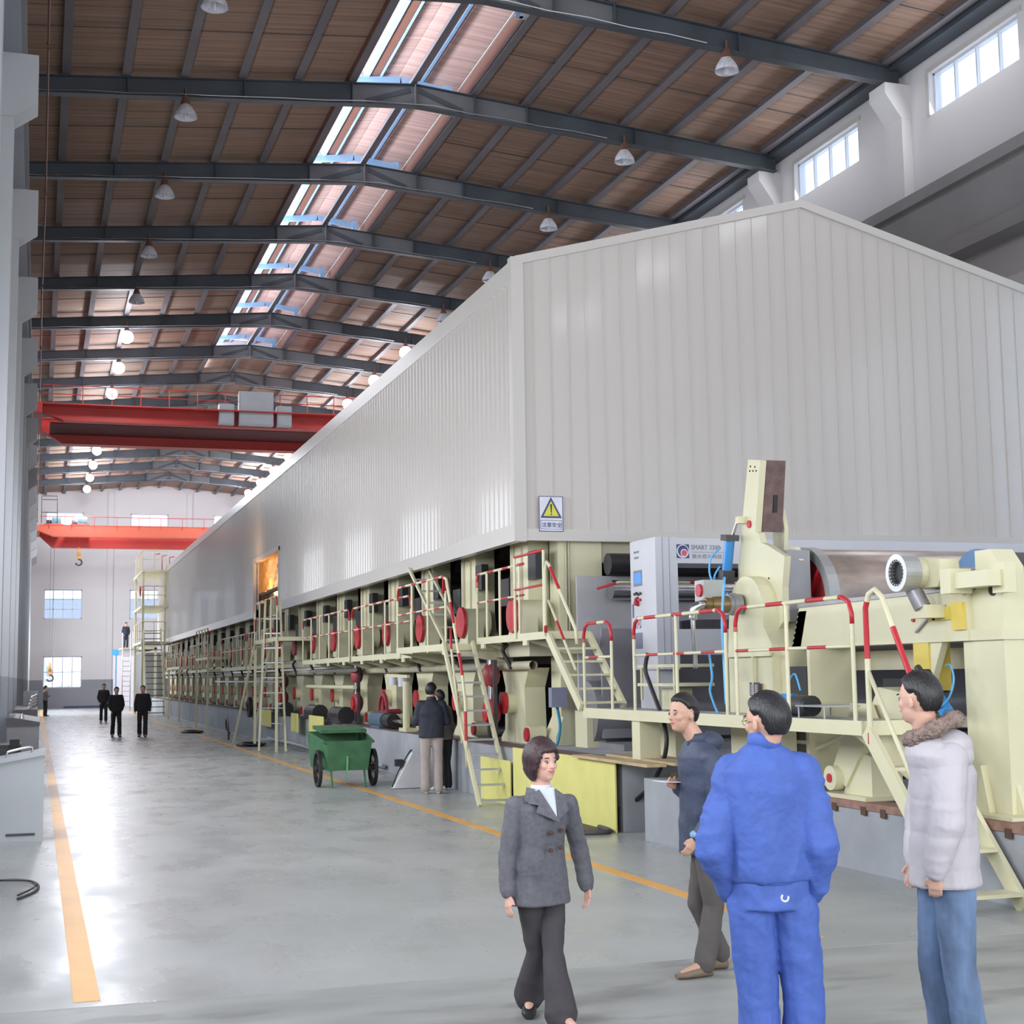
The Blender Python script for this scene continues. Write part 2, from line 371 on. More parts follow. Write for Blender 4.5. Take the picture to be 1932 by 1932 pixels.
for i, x in enumerate(PLX[0:] + [8.45] + PRX):
    g = G(); z = zboard(x)
    w = .05 if x == 8.45 else .07
    g.box(x - w, x + w, 8, YB, z - .18, z - .01).box(x - w - .05, x + w, 8, YB, z - .195, z - .175)
    mk('purlin', g, purl, ceil)
g = G().box(17.95, 18.4, 8, YB, 15.32, 15.55); mk('eave_beam', g, beamst, ceil)
g = G()
for i in range(len(edges) - 1):                            # sag rods crossing each bay
    if edges[i] > 8: g.cyl((-1, edges[i] + 3.4, zboard(-1) - .1), (6.9, edges[i] + 3.4, zboard(6.9) - .1), .012, n=5).cyl((10, edges[i] + 3.4, zboard(10) - .1), (18.2, edges[i] + 3.4, zboard(18.2) - .1), .012, n=5)
mk('sag_rods', g, darkg, ceil, kind='stuff')
# roof monitor (raised glazed ridge)
mon = thing('roof_monitor', 'raised glazed ridge of the roof with pale blue frames and sunlit boards', 'skylight', (8.45, 30, 16.3))
def zm(x): return 17.14 - .10 * abs(x - 8.45)
ys = [a for a in edges if 8 < a < MON1] + [MON1]
for i in range(len(ys) - 1):
    for xs in ((6.7, 7.72), (7.74, 8.44), (8.46, 9.16), (9.18, 10.2)):
        g = G().add([(xs[0], ys[i], zm(xs[0])), (xs[1], ys[i], zm(xs[1])), (xs[1], ys[i + 1] - .02, zm(xs[1])), (xs[0], ys[i + 1] - .02, zm(xs[0])),
                     (xs[0], ys[i], zm(xs[0]) + .05), (xs[1], ys[i], zm(xs[1]) + .05), (xs[1], ys[i + 1] - .02, zm(xs[1]) + .05), (xs[0], ys[i + 1] - .02, zm(xs[0]) + .05)],
                    [(0, 3, 2, 1), (4, 5, 6, 7), (0, 1, 5, 4), (1, 2, 6, 5), (2, 3, 7, 6), (3, 0, 4, 7)])
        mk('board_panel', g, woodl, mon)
    ym = ys[i] + 1.5
    mk('rafter', G().bar((6.95, ym, zm(6.95) - .2), (8.47, ym, zm(8.45) - .17), .1, .18), bluest, mon)
    mk('rafter', G().bar((8.45, ym, zm(8.45) - .17), (9.75, ym, zm(9.95) - .2), .1, .18), bluest, mon)
    mk('frame_post', G().box(9.62, 9.8, ym - .06, ym + .06, 16.2, 16.95), bluest, mon)
    mk('shoe_plate', G().box(9.72, 9.97, ym - .1, ym + .1, 16.2, 16.38), whitep, mon)
mk('purlin', G().box(7.5, 7.64, ys[0], MON1, zm(7.6) - .12, zm(7.6) - .02), bluest, mon)  # blue purlins here carry the sky light in their colour
mk('purlin', G().box(7.66, 7.9, ys[0], MON1, zm(8) - .1, zm(8) - .02), browns, mon)
mk('purlin', G().box(7.92, 7.97, ys[0], MON1, zm(8) - .12, zm(8) - .02), bluest, mon)
mk('purlin', G().box(8.75, 8.95, ys[0], MON1, zm(9) - .1, zm(9) - .02), browns, mon)
mk('purlin', G().box(8.97, 9.05, ys[0], MON1, zm(9) - .12, zm(9) - .02), bluest, mon)
mk('curb', G().box(6.80, 6.92, ys[0], MON1, 16.2, 16.88), browns, mon)
mk('curb', G().box(9.98, 10.08, ys[0], MON1, 16.2, 16.84).box(9.94, 9.98, ys[0], MON1, 16.81, 16.84, 1).box(9.9, 9.98, ys[0], MON1, 16.2, 16.26, 1), [browns, hoodt], mon)
mk('side_glazing', G().box(10.02, 10.04, ys[0], MON1, 16.84, 16.98), glass, mon)
mk('side_glazing', G().box(6.85, 6.87, ys[0], MON1, 16.5, 16.98), glass, mon)
mk('end_panel', G().box(6.8, 10.1, MON1, MON1 + .06, 16.3, 17.1), whitep, mon)

# steel roof beams
ORD = ['first', 'second', 'third', 'fourth', 'fifth', 'sixth', 'seventh', 'eighth', 'ninth', 'tenth', 'eleventh', 'twelfth', 'thirteenth', 'fourteenth', 'fifteenth', 'sixteenth', 'seventeenth', 'eighteenth', 'nineteenth', 'twentieth']
def zt(x): return 16.22 - .0885 * abs(x - 8.45)
def zb_(x): return 15.68 - .072 * abs(x - 8.45)
proto = None
for i, y in enumerate(RY[5:]):
    if i == 0: lab = 'dark steel roof beam at the very top of the picture, only its right part in view'
    elif i == 1: lab = 'dark steel roof beam crossing from top centre down to the right wall, nearest whole beam'
    else: lab = '%s dark steel roof beam from the front, spanning the hall under the boards' % ORD[i]
    if proto is None:
        t = thing('roof_beam', lab, 'beam', (8.45, y, 15)); proto = t
        cuts = [-1.5, 1.7, 4.34, 6.9, 8.45, 9.95, 11.3, 14.2, 18.2]
        for a, b_ in zip(cuts, cuts[1:]):
            g = G().prism([(a, zb_(a)), (b_, zb_(b_)), (b_, zt(b_)), (a, zt(a))], 'y', y - .006, y + .006)
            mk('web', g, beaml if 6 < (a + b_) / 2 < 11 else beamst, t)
        for f, z in ((zb_, 0), (zt, 0)):
            for a, b_ in ((-1.5, 8.45), (8.45, 18.2)):
                mk('flange', G().prism([(a, f(a)), (b_, f(b_)), (b_, f(b_) + .02), (a, f(a) + .02)], 'y', y - .11, y + .11), beamst, t)
        for a in cuts[1:-1]:
            mk('stiffener', G().box(a - .012, a + .012, y - .11, y + .11, zb_(a), zt(a)), beamst if a != 8.45 else purl, t)
        for s in (-1, 1):
            mk('gusset', G().bar((8.45 + s * .12, y - .02, 16.1), (8.45 + s * 1.2, y - .02, 15.7), .02, .12), beamst, t)
    else: t = copy_tree(proto, (8.45, y, 15), lab)
    pts = [(-1 + j * .9, y - .14, zb_(-1 + j * .9) + .07 - .035 * math.sin(j * 1.7) ** 2) for j in range(17)]
    mk('lamp_cable', G().tube(pts, .013, 4), whitep, t)

# ------------------------------------------------------------------ columns with corbels, crane girders
cp = None
for k in range(-1, 15):
    y = 21.2 + 6.1 * k
    if y > YB: break
    lab = ('grey column with a white corbel, nearest at the left picture edge' if k == 0 else 'grey column just behind the camera side, outside the picture' if k < 0 else
           '%s column with a bracket behind the nearest along the left side' % ORD[k - 1])
    if cp is None:
        cp = thing('wall_column', lab, 'column', (-1, y, 0))
        mk('shaft', G().box(-1.5, -.47, y, y + .5, 2.05, 12.5), greyw, cp)
        mk('shaft_base', G().box(-1.5, -.47, y - .003, y + .503, 0, 2.05), dado, cp)
        mk('corbel', G().prism([(-1, 10.85), (-.15, 10.85), (-.15, 10.15), (-.47, 9.92), (-1, 9.9)], 'y', y - .02, y + .52), greyw, cp)
    else: copy_tree(cp, (-1, y, 0), lab)
for x0, x1, lab, zz in ((-1.1, -.35, 'dark grey crane girder running along the left column corbels', 10.85),):
    t = thing('crane_girder', lab, 'girder', (x0, 0, zz))
    mk('beam', G().box(x0 + .2, x1 - .22, -8, YB, zz + .02, zz + 1.1).box(x0, x1, -8, YB, zz + 1.1, zz + 1.25), dado, t)
    mk('flange', G().box(x0 + .1, x1 - .04, -8, YB, zz, zz + .1), dado, t)
    mk('crane_rail', G().box(-.72, -.64, -8, YB, zz + 1.25, zz + 1.4), darkg, t)
    mk('light_strip', G().box(-.5, -.44, -8, YB, zz + .12, zz + .2), greyw, t)
t = thing('crane_girder', 'concrete crane girder on the right wall behind the hood roof', 'girder', (17.5, 0, 10.2))
mk('beam', G().box(17.55, 17.85, 6, YB, 10.6, 11.7), concg, t)
mk('top_slab', G().box(17.4, 18.1, 6, YB, 11.7, 11.95), concg, t)
mk('bottom_flange', G().box(17.45, 17.95, 6, YB, 10.3, 10.62), concg, t)
mk('crane_rail', G().box(17.66, 17.76, 6, YB, 11.95, 12.1), darkg, t)
pts = [(-.03 - .012 * j * (j > 3), 10 + 8 * j, 13.0 + .08 * math.sin(j)) for j in range(13)]
g = G().tube(pts, .022, 6)
t = thing('conductor_line', 'brown conductor line hung lengthwise beside the left columns', 'cable', pts[0])
mk('conductor_bar', g, browns, t)
g = G()
for p in pts: g.box(p[0] - .035, p[0] + .035, p[1] - .05, p[1] + .05, p[2] - .05, p[2] + .05)
mk('hanger', g, browns, t)

# ------------------------------------------------------------------ high bay lamps
def lamp(x, y, z, on, lab, side):
    t = thing('high_bay_lamp', lab, 'lamp', (x, y, z), 'high bay lamps under the %s half of the roof' % side)
    mk('housing', G().cyl((x, y, z + .42), (x, y, z + .2), .06, .13, 10).cyl((x, y, z + .6), (x, y, z + .42), .03, n=6), browns, t)
    sh = G(); n = 16; prof = [(.1, .22), (.17, .12), (.24, 0), (.26, -.1)]
    vs_ = [(x + (rr + .012 * math.cos(j * 4 * PI / n * 2)) * math.cos(2 * PI * j / n), y + rr * math.sin(2 * PI * j / n), z + h) for rr, h in prof for j in range(n)]
    sh.add(vs_, [(i * n + j, i * n + (j + 1) % n, (i + 1) * n + (j + 1) % n, (i + 1) * n + j) for i in range(3) for j in range(n)], 0, True)
    if on:
        mk('shade', sh, lampg, t)
        mk('bulb', G().ell((x, y, z + .02), (.25, .25, .25), 14), lit, t)
        l = bpy.data.lights.new('lamp_light', 'POINT'); l.energy = 420 if y < 80 else 900; l.shadow_soft_size = .3; l.color = (.9, .93, 1)
        o = bpy.data.objects.new('lamp_light', l); COL.objects.link(o); o.location = (0, 0, -.35); o.parent = t
    else:
        mk('shade', sh, M('milky_lamp_glass', (.62, .62, .68), .2, var=.15, scale=14, coat=.3), t)
        mk('bulb', G().cyl((x, y, z + .1), (x, y, z - .17), .05, .03, 8), whitep, t)
n_on = 0
for k in range(-1, 13):
    y = Y0 + BAY * k - .05; on = k >= 4
    st = 'lit' if on else 'unlit'
    lamp(3.0, y, 14.92, on, '%s high bay lamp hanging under the %s roof beam, left row' % (st, ORD[k + 1]), 'left')
    lamp(13.9, y, 14.92, on, '%s high bay lamp hanging under the %s roof beam, right row' % (st, ORD[k + 1]), 'right')

# ------------------------------------------------------------------ overhead cranes
def crane(y, gap, z0, z1, mat, mat2, lab, zn=None):
    t = thing('overhead_crane', lab, 'crane', (8.9, y, z0))
    for i, yy in enumerate((y, y + gap)):
        zz = zn if (zn and i == 0) else z0
        g = G().prism([(-.05, z1), (-.05, z1 - .5), (.0, zz + .3) if i == 0 else (0, z1 - .5), (.8, zz), (17.0, zz), (17.8, zz + .3), (17.8, z1)], 'y', yy, yy + .55)
        mk('girder', g, [mat, mat2][i], t)
        mk('flange', G().box(-.05, 17.8, yy - .06, yy + .61, z1, z1 + .05).box(.8, 17, yy - .06, yy + .61, zz - .03, zz), [mat, mat2][i], t)
    mk('end_carriage', G().box(-.35, 0, y - .8, y + gap + 1.3, z1 - .45, z1 - .05), mat, t)
    mk('end_carriage', G().box(17.5, 17.85, y - .8, y + gap + 1.3, z1 - .45, z1 - .05), mat, t)
    return t
c1 = crane(60, 3.4, 11.85, 12.85, cranered, cranered, 'red double girder overhead crane, nearer of the two', 12.25)
mk('floor_plate', G().box(.3, 17.3, 60.55, 63.4, 12.2, 12.24), M('shaded_underside_red', (.12, .015, .018), .7), c1)  # plate colour darkened for the shade between the girders
g = G()
for z in (13.25, 13.6): g.cyl((0, 59.8, z), (17.6, 59.8, z), .02, n=5)
for j in range(16): g.cyl((.4 + j * 1.12, 59.8, 12.8), (.4 + j * 1.12, 59.8, 13.6), .02, n=5)
mk('guard_rail', g, cranered, c1)
mk('walkway', G().box(0, 17.6, 59.4, 60, 12.78, 12.82), cranered, c1)
for a, b_, z in ((6.85, 7.45, 13.1), (7.65, 9.05, 13.65), (9.2, 9.8, 13.1)):
    q = mk('electrical_cabinet', G().box(a, b_, 59.55, 60.0, 12.25, z), cab, c1)
    mk('cabinet_door', G().box(a + .04, b_ - .04, 59.53, 59.55, 12.3, z - .05), cab, q)
c2 = crane(102, 2.4, 11.05, 12.3, craneor, cranered, 'orange red overhead crane near the back wall, farther of the two', 11.6)
g = G()
for z in (12.9,): g.cyl((0, 101.9, z), (17.6, 101.9, z), .025, n=5)
for j in range(12): g.cyl((.6 + j * 1.45, 101.9, 12.1), (.6 + j * 1.45, 101.9, 12.9), .02, n=5)
mk('guard_rail', g, cranered, c2)
def trolley(x, z, lab):
    t = thing('crane_trolley', lab, 'crane trolley', (x, 103, 12.1))
    mk('frame', G().box(x - .6, x + .65, 102.3, 104.2, 12.1, 12.45).cyl((x - .6, 102.3, 12.2), (x - .6, 102.5, 12.2), .16, n=10).cyl((x + .6, 102.3, 12.2), (x + .6, 102.5, 12.2), .16, n=10), cranered, t)
    mk('motor', G().cyl((x - .1, 103, 12.75), (x + .5, 103, 12.75), .27, n=12).box(x - .1, x + .45, 102.8, 103.2, 12.45, 12.6), ltblue, t)
    mk('drum', G().cyl((x - .45, 103.5, 12.6), (x - .1, 103.5, 12.6), .22, n=12), darkg, t)
    g = G()
    for s in (-.12, 0.12): g.cyl((x + s, 103, 12.2), (x + s * .6, 103, z + .7), .014, n=4)
    mk('hoist_rope', g, darkg, t)
    hk = mk('hook_block', G().cyl((x - .1, 103, z + .55), (x + .1, 103, z + .55), .3, n=16).box(x - .12, x + .12, 102.9, 103.1, z + .05, z + .4), hook_y, t)
    pts = [(x + .2 * math.sin(a), 103, z - .18 + .2 * math.cos(a)) for a in [i * .45 for i in range(11)]]
    mk('hook', G().tube([(x, 103, z + .15), (x, 103, z + .02)] + pts, .06, 8), darkg, hk)
trolley(.85, 2.35, 'red trolley at the left end of the far crane, hook lowered near the floor')
trolley(2.55, 10.1, 'red trolley with blue motor on the far crane, hook hanging high')
g = G()
for x in (.1, 1.1): g.cyl((x, 102.2, 12.45), (x, 102.2, 14.3), .03, n=5)
for z in (13.2, 14.05, 14.3): g.cyl((.1, 102.2, z), (1.1, 102.2, z), .025, n=5)
mk('cage_frame', g, darkg, c2)

# ------------------------------------------------------------------ hood of the machine
HX0, HX1, HY0, HY1, HZ0, HZ1, HR = 7.0, 17.2, 21.36, 92.0, 4.05, 8.12, 12.1
hood = thing('machine_hood', 'large off-white ribbed sheet metal hood enclosing the machine', 'hood', (12, 50, 4.05))
def hz(x): return 8.47 + (9.84 - 8.47) * (1 - abs(x - HR) / (HR - HX0))
NP = 34; dx = (HX1 - HX0) / NP
for i in range(NP):
    a, b_ = HX0 + i * dx, HX0 + (i + 1) * dx; t = .0012 * math.sin(i * 2.4) if i < 20 else .0026 * math.sin(i * 1.9)
    za, zb2 = hz(a) - .1, hz(b_) - .1; y = HY0
    yl, yr = y - .004 + t, y - .004 - t
    g = G().add([(a, yl, HZ0), (b_ - .028, yr, HZ0), (b_ - .028, yr, zb2), (a, yl, za)], [(0, 1, 2, 3)])
    g.add([(b_ - .028, yr, HZ0), (b_ - .02, y - .02, HZ0), (b_ - .02, y - .02, zb2), (b_ - .028, yr, zb2)], [(0, 1, 2, 3)])
    g.add([(b_ - .02, y - .02, HZ0), (b_ - .006, y - .02, HZ0), (b_ - .006, y - .02, zb2), (b_ - .02, y - .02, zb2)], [(0, 1, 2, 3)])
    g.add([(b_ - .006, y - .02, HZ0), (b_, y, HZ0), (b_, y, zb2), (b_ - .006, y - .02, zb2)], [(0, 1, 2, 3)])
    g.add([(a, y + .03, HZ0), (b_, y + .03, HZ0), (b_, y + .03, zb2), (a, y + .03, za)], [(3, 2, 1, 0)])
    mk('cladding_panel', g, hoodm, hood)
OP0, OP1 = 44.6, 49.9
def side_panel(y0, L, z0, z1):
    g = G(); n = max(1, round(L / .25)); d = L / n; x = HX0
    for i in range(n):
        a = y0 + i * d; pr = [(a, x), (a + d * .5, x), (a + d * .62, x - .035), (a + d * .88, x - .035), (a + d, x)]
        for p, q in zip(pr, pr[1:]): g.add([(p[1], p[0], z0), (q[1], q[0], z0), (q[1], q[0], z1), (p[1], p[0], z1)], [(0, 3, 2, 1)])
    g.box(x + .03, x + .06, y0, y0 + L, z0, z1)
    return g
sp = None
def side_run(y0, y1, z0):
    global sp
    n = max(1, round((y1 - y0) / 1.0)); L = (y1 - y0) / n; first = None
    for i in range(n):
        if first is None: first = mk('cladding_panel', side_panel(y0, L, z0, HZ1), hoodm, hood)
        else: inst(first, 'cladding_panel', hood, (0, i * L, 0))
side_run(HY0 + .1, OP0, HZ0); side_run(OP1, HY1, HZ0); side_run(OP0, OP1, 5.85)
mk('corner_trim', G().box(HX0 - .06, HX0 + .14, HY0 - .057, HY0 + .12, HZ0 - .055, HZ1 + .36), hoodt, hood)
mk('eave_trim', G().prism([(HX0 - .05, HZ1 - .02), (HX0 - .05, HZ1 + .3), (HX0 + .08, HZ1 + .4), (HX0 + .2, HZ1 + .4), (HX0 + .2, HZ1 - .02)], 'y', HY0, HY1), hoodt, hood)
mk('bottom_trim', G().box(HX0 - .045, HX0 + .1, HY0, OP0, HZ0 - .05, HZ0 + .22), hoodt, hood)
mk('bottom_trim', G().box(HX0 - .045, HX0 + .1, OP1, HY1, HZ0 - .05, HZ0 + .22), hoodt, hood)
mk('bottom_trim', G().box(HX0, HX1, HY0 - .045, HY0 + .1, HZ0 - .04, HZ0 + .14), hoodt, hood)
g = G()
for a, b_ in ((HX0, HR), (HR, HX1)):
    g.prism([(a, hz(a) - .12), (b_, hz(b_) - .12), (b_, hz(b_) + .02), (a, hz(a) + .02)], 'y', HY0 - .06, HY0 + .25)
mk('gable_trim', g, hoodt, hood)
g = G()
for a, b_ in ((HX0, HR), (HR, HX1)): g.prism([(a, hz(a) - .08), (b_, hz(b_) - .08), (b_, hz(b_) - .03), (a, hz(a) - .03)], 'y', HY0, HY1)
mk('roof_sheet', g, hoodm, hood)
mk('far_end_wall', G().box(HX0, HX1, HY1 - .05, HY1, HZ0, 8.4), hoodm, hood)
mk('right_side_wall', G().box(HX1 - .05, HX1, HY0, HY1, 1.2, 8.4), hoodm, hood)
mk('opening_frame', G().box(HX0 - .07, HX0 + .12, OP0 - .1, OP0, 3.95, 5.95).box(HX0 - .07, HX0 + .12, OP1, OP1 + .1, 3.95, 5.95).box(HX0 - .09, HX0 + .12, OP0 - .1, OP1 + .1, 5.83, 5.97), hoodt, hood)
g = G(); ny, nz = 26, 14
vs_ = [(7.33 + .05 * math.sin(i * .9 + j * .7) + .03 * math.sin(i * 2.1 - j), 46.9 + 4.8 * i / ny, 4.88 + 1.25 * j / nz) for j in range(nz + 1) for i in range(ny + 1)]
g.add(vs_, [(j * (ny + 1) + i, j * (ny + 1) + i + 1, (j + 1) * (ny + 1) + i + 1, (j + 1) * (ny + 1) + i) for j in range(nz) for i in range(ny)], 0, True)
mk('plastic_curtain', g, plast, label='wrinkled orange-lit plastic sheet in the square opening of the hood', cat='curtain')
area('work_lamp_light', (7.14, 48.6, 4.8), (.35, 0, 1), .2, 4.6, 70, (1, .62, .3))
mk('opening_bar', G().box(7.15, 7.25, OP0, OP1, 4.72, 4.82).box(7.15, 7.25, 45.3, 45.5, 3.4, 5.83), rust, hood)
# the 'mind the safety' sign
sg = thing('warning_sign', 'warning sign with yellow triangle at the lower corner of the hood', 'sign', (7.53, HY0, 4.16))
mk('plate', G().box(7.34, 7.735, HY0 - .062, HY0 - .05, 4.15, 4.70), sig, sg)
g = G()
for q in ((7.34, 7.735, 4.15, 4.16), (7.34, 7.735, 4.69, 4.70), (7.34, 7.35, 4.15, 4.7), (7.725, 7.735, 4.15, 4.7), (7.362, 7.712, 4.185, 4.192), (7.362, 7.712, 4.318, 4.325), (7.362, 7.369, 4.185, 4.325), (7.705, 7.712, 4.185, 4.325)):
    g.box(q[0], q[1], HY0 - .064, HY0 - .06, q[2], q[3])
mk('border', g, navy, sg)
mk('triangle', G().prism([(7.362, 4.36), (7.712, 4.36), (7.537, 4.685)], 'y', HY0 - .068, HY0 - .062), navy, sg)
mk('triangle_field', G().prism([(7.41, 4.388), (7.664, 4.388), (7.537, 4.625)], 'y', HY0 - .071, HY0 - .067), sigy, sg)
mk('exclamation_mark', G().prism([(7.522, 4.575), (7.552, 4.575), (7.543, 4.44), (7.531, 4.44)], 'y', HY0 - .074, HY0 - .07).prism([(7.527, 4.405), (7.547, 4.405), (7.547, 4.425), (7.527, 4.425)], 'y', HY0 - .074, HY0 - .07), dark, sg)
def text(body, size, loc, rot, mat, parent, name='lettering', sx=1.0, bold=0.0):
    cu = bpy.data.curves.new(name, 'FONT'); cu.body = body; cu.size = size; cu.extrude = .001; cu.offset = bold; cu.resolution_u = 2
    ob = bpy.data.objects.new(name + '_tmp', cu); COL.objects.link(ob)
    bpy.context.view_layer.update()
    me = bpy.data.meshes.new_from_object(ob.evaluated_get(bpy.context.evaluated_depsgraph_get()))
    bpy.data.objects.remove(ob)
    mw = Matrix.Translation(V(loc) - ORG[parent]) @ rot.to_matrix().to_4x4() @ Matrix.Diagonal((sx, 1, 1, 1))
    me.transform(mw); me.materials.clear(); me.materials.append(mat)
    o = bpy.data.objects.new(name, me); COL.objects.link(o); o.parent = parent; ORG[o] = ORG[parent]; return o
from mathutils import Euler
FR = Euler((PI / 2, 0, 0)); LF = Euler((PI / 2, 0, -PI / 2))
text('注意安全', .082, (7.382, HY0 - .066, 4.222), FR, navy, sg, bold=.0008)

# ------------------------------------------------------------------ plinths
def gpl(name, g, mats, **k): return mk(name, g, mats, **k)
t = thing('machine_plinth', 'grey concrete plinth under the long hooded machine', 'plinth', (12, 55, 0))
mk('concrete_block', G().box(6.95, 17.3, 17.15, 96, 0, .86), conc, t)
mk('pit_wall', G().box(7.9, 17.3, 15.9, 17.15, 0, .8), dark, t)  # black colour stands for the shade inside the pit
mk('edge_strip', G().box(6.93, 7.3, 17.15, 96, .85, .861), rust, t)
t = thing('reel_plinth', 'low grey concrete plinth with rusty rail under the reel at right', 'plinth', (12, 12, 0))
mk('concrete_block', G().box(7.7, 17.3, 6.5, 15.9, 0, .62).box(6.86, 7.7, 15.2, 16.25, 0, .72), conc, t)
mk('rusty_rail', G().box(7.68, 7.95, 6.5, 14.0, .60, .67), M('rust_brown', (.30, .17, .13), .8, var=.3, scale=6), t)
for y in (8.6, 9.9, 10.45, 12.35, 12.7, 13.25):
    mk('anchor_pocket', G().box(7.672, 7.69, y, y + .09, .55, .63), M('rust_dark', (.10, .055, .035), .8), t)
for i, (a, b_, c, d, z) in enumerate(((6.75, 7.0, 15.9, 18.4, .88), (7.02, 7.3, 15.7, 18.0, .9), (7.35, 7.6, 16.0, 17.9, .88))):
    tag(mk('wood_plank', G().bar(((a + b_) / 2, c, z), ((a + b_) / 2 + .05 * i, d, z), b_ - a, .035), woodp, label=['pale wooden plank over the pit, nearest the aisle', 'pale wooden plank over the pit, middle one', 'pale wooden plank over the pit, innermost'][i], cat='plank'))
def yboard(y0, y1, x, z0, z1, lab, slit=True, mt=None):
    t = mk('yellow_board', G().box(x - .02, x, y0, y1, z0, z1), mt or yel, label=lab, cat='board'); return t
yboard(17.1, 21.2, 6.85, 0, .87, 'long yellow board standing against the plinth behind the woman')
yboard(21.35, 22.9, 6.85, 0, .66, 'yellow board behind the lower rungs of the red and white ladder')

# ------------------------------------------------------------------ striped rails, platforms, ladders
def sample(pts, step=.05):
    out = [V(pts[0])]
    for a, b_ in zip(pts, pts[1:]):
        a, b_ = V(a), V(b_); n = max(1, int((b_ - a).length / step))
        out += [a.lerp(b_, i / n) for i in range(1, n + 1)]
    return out
def striped(pts, r=.022, per=.78, redl=.34, off=0., n=8, force=None):
    p = sample(pts); s_ = 0; ms = []
    for a, b_ in zip(p, p[1:]):
        s_ += (b_ - a).length; ms.append(1 if ((s_ + off) % per) < redl else 0)
    if force:
        for i in range(len(ms)):
            if force(p[i]): ms[i] = 1
    # merge equal runs
    q = [p[0]]; mm = []
    for i in range(len(ms)):
        straight = i + 1 < len(ms) and ms[i + 1] == ms[i] and (p[i + 1] - p[i]).normalized().dot((p[i + 2] - p[i + 1]).normalized()) > .9999
        if not straight: q.append(p[i + 1]); mm.append(ms[i])
    return G().tube(q, r, n, ms=mm)
RM = [cream, red]
def arc(c, a0, a1, r, f, n=6): return [f(c, r, a0 + (a1 - a0) * i / n) for i in range(n + 1)]
def yrail(parent, x, ya, yb, z, top, mid, posts, off=0, endcurve=.16, dn=.12):
    """railing along Y at x from ya (near) to yb (far)"""
    ra = mk('railing', striped([(x, ya, z + top - .25), (x, ya, z + top - endcurve), (x, ya + endcurve * .3, z + top - endcurve * .3), (x, ya + endcurve, z + top), (x, yb - endcurve, z + top), (x, yb - endcurve * .3, z + top - endcurve * .3), (x, yb, z + top - endcurve), (x, yb, z + top - .25)],
                               off=off, force=lambda p: p.y < ya + endcurve * 1.05 or p.y > yb - endcurve * 1.05), RM, parent)
    mk('mid_rail', striped([(x, ya, z + mid), (x, yb, z + mid)], .017, off=off + .2), RM, ra)
    for y in [ya, yb] + list(posts):
        mk('post', G().cyl((x, y, z - dn), (x, y, z + top - (.2 if y in (ya, yb) else 0)), .021, n=8), cream, ra)
    return ra
def platform(lab, x0, x1, y0, y1, z, fas=.1, deck=None, brk=(), loc=None):
    t = thing('walkway_platform', lab, 'platform', ((x0 + x1) / 2, (y0 + y1) / 2, z - fas))
    mk('deck', G().box(x0 + .01, x1, y0 + .01, y1 - .01, z - .02, z), galv, t)
    mk('fascia', G().box(x0, x0 + .02, y0, y1, z - fas, z + .01), cream, t)
    mk('fascia', G().box(x0 + .021, x1, y0 - .002, y0 + .02, z - fas, z + .009), cream, t)
    for y in brk:
        mk('bracket', G().prism([(x0 + .02, z - fas), (x1 + .3, z - fas), (x1 + .3, z - .3), (x1, z - .3)], 'y', y, y + .05).box(x0, x0 + .03, y - .08, y + .12, z - .17, z - fas), cream, t)
    return t
def stair(lab, xa, xb, top, bot, n, sw=.02, sh=.17, tread=.2, name='stair', tmat=None, kind='stairs', dy=0):
    """top/bot = (y, z); stringers at xa and xb"""
    t = thing(name, lab, kind, ((xa + xb) / 2, bot[0], bot[1]))
    for x in (xa, xb):
        mk('stringer', G().bar((x, top[0], top[1]), (x, bot[0], bot[1]), .045, sh, (0, 1, 0)), cream, t)
    for i in range(1, n + 1):
        f = i / (n + .35); y = top[0] + (bot[0] - top[0]) * f; z = top[1] + (bot[1] - top[1]) * f
        mk('tread', G().box(xa + .02, xb - .02, y - tread / 2, y + tread / 2, z - .015, z + .015), tmat or galv, t)
    return t
# front walkway
P1 = platform('low cream walkway in front of the reel with striped railings', 7.0, 7.66, 11.6, 18.62, 1.49, .12)
yrail(P1, 7.02, 17.6, 18.6, 1.49, 1.13, .68, [], off=.1)
yrail(P1, 7.02, 14.3, 16.85, 1.49, 1.13, .68, [15.58], off=.3)
yrail(P1, 7.02, 11.72, 14.06, 1.49, 1.13, .68, [12.95], off=.1)
mk('leg', G().box(7.03, 7.3, 16.75, 17.0, .9, 1.38), cream, P1)
for y in (11.9, 14.1): mk('bracket', G().prism([(7.1, 1.37), (7.72, 1.37), (7.72, .9)], 'y', y, y + .03), cream, P1)
mk('support_post', G().box(7.75, 7.95, 17.7, 18.1, .86, 1.4), cream, P1)
# near stair down to the floor
s1 = stair('cream stair going down to the floor behind the man in the pale parka', 7.03, 7.62, (11.55, 1.42), (10.25, .02), 4, sh=.15, tread=.24, tmat=cream)
yz = [(7.03, 11.5, 1.3), (7.03, 11.5, 2.5), (7.03, 11.44, 2.62), (7.03, 11.33, 2.66), (7.03, 11.22, 2.58), (7.03, 10.62, 1.52), (7.03, 10.55, 1.3), (7.03, 10.6, .75)]
mk('handrail', striped(yz, .026, per=1.15, redl=.5, off=.36), RM, s1)
mk('handrail', striped([(7.03, 11.5, 1.95), (7.03, 10.75, .85)], .02, per=9, redl=0.01), RM, s1)
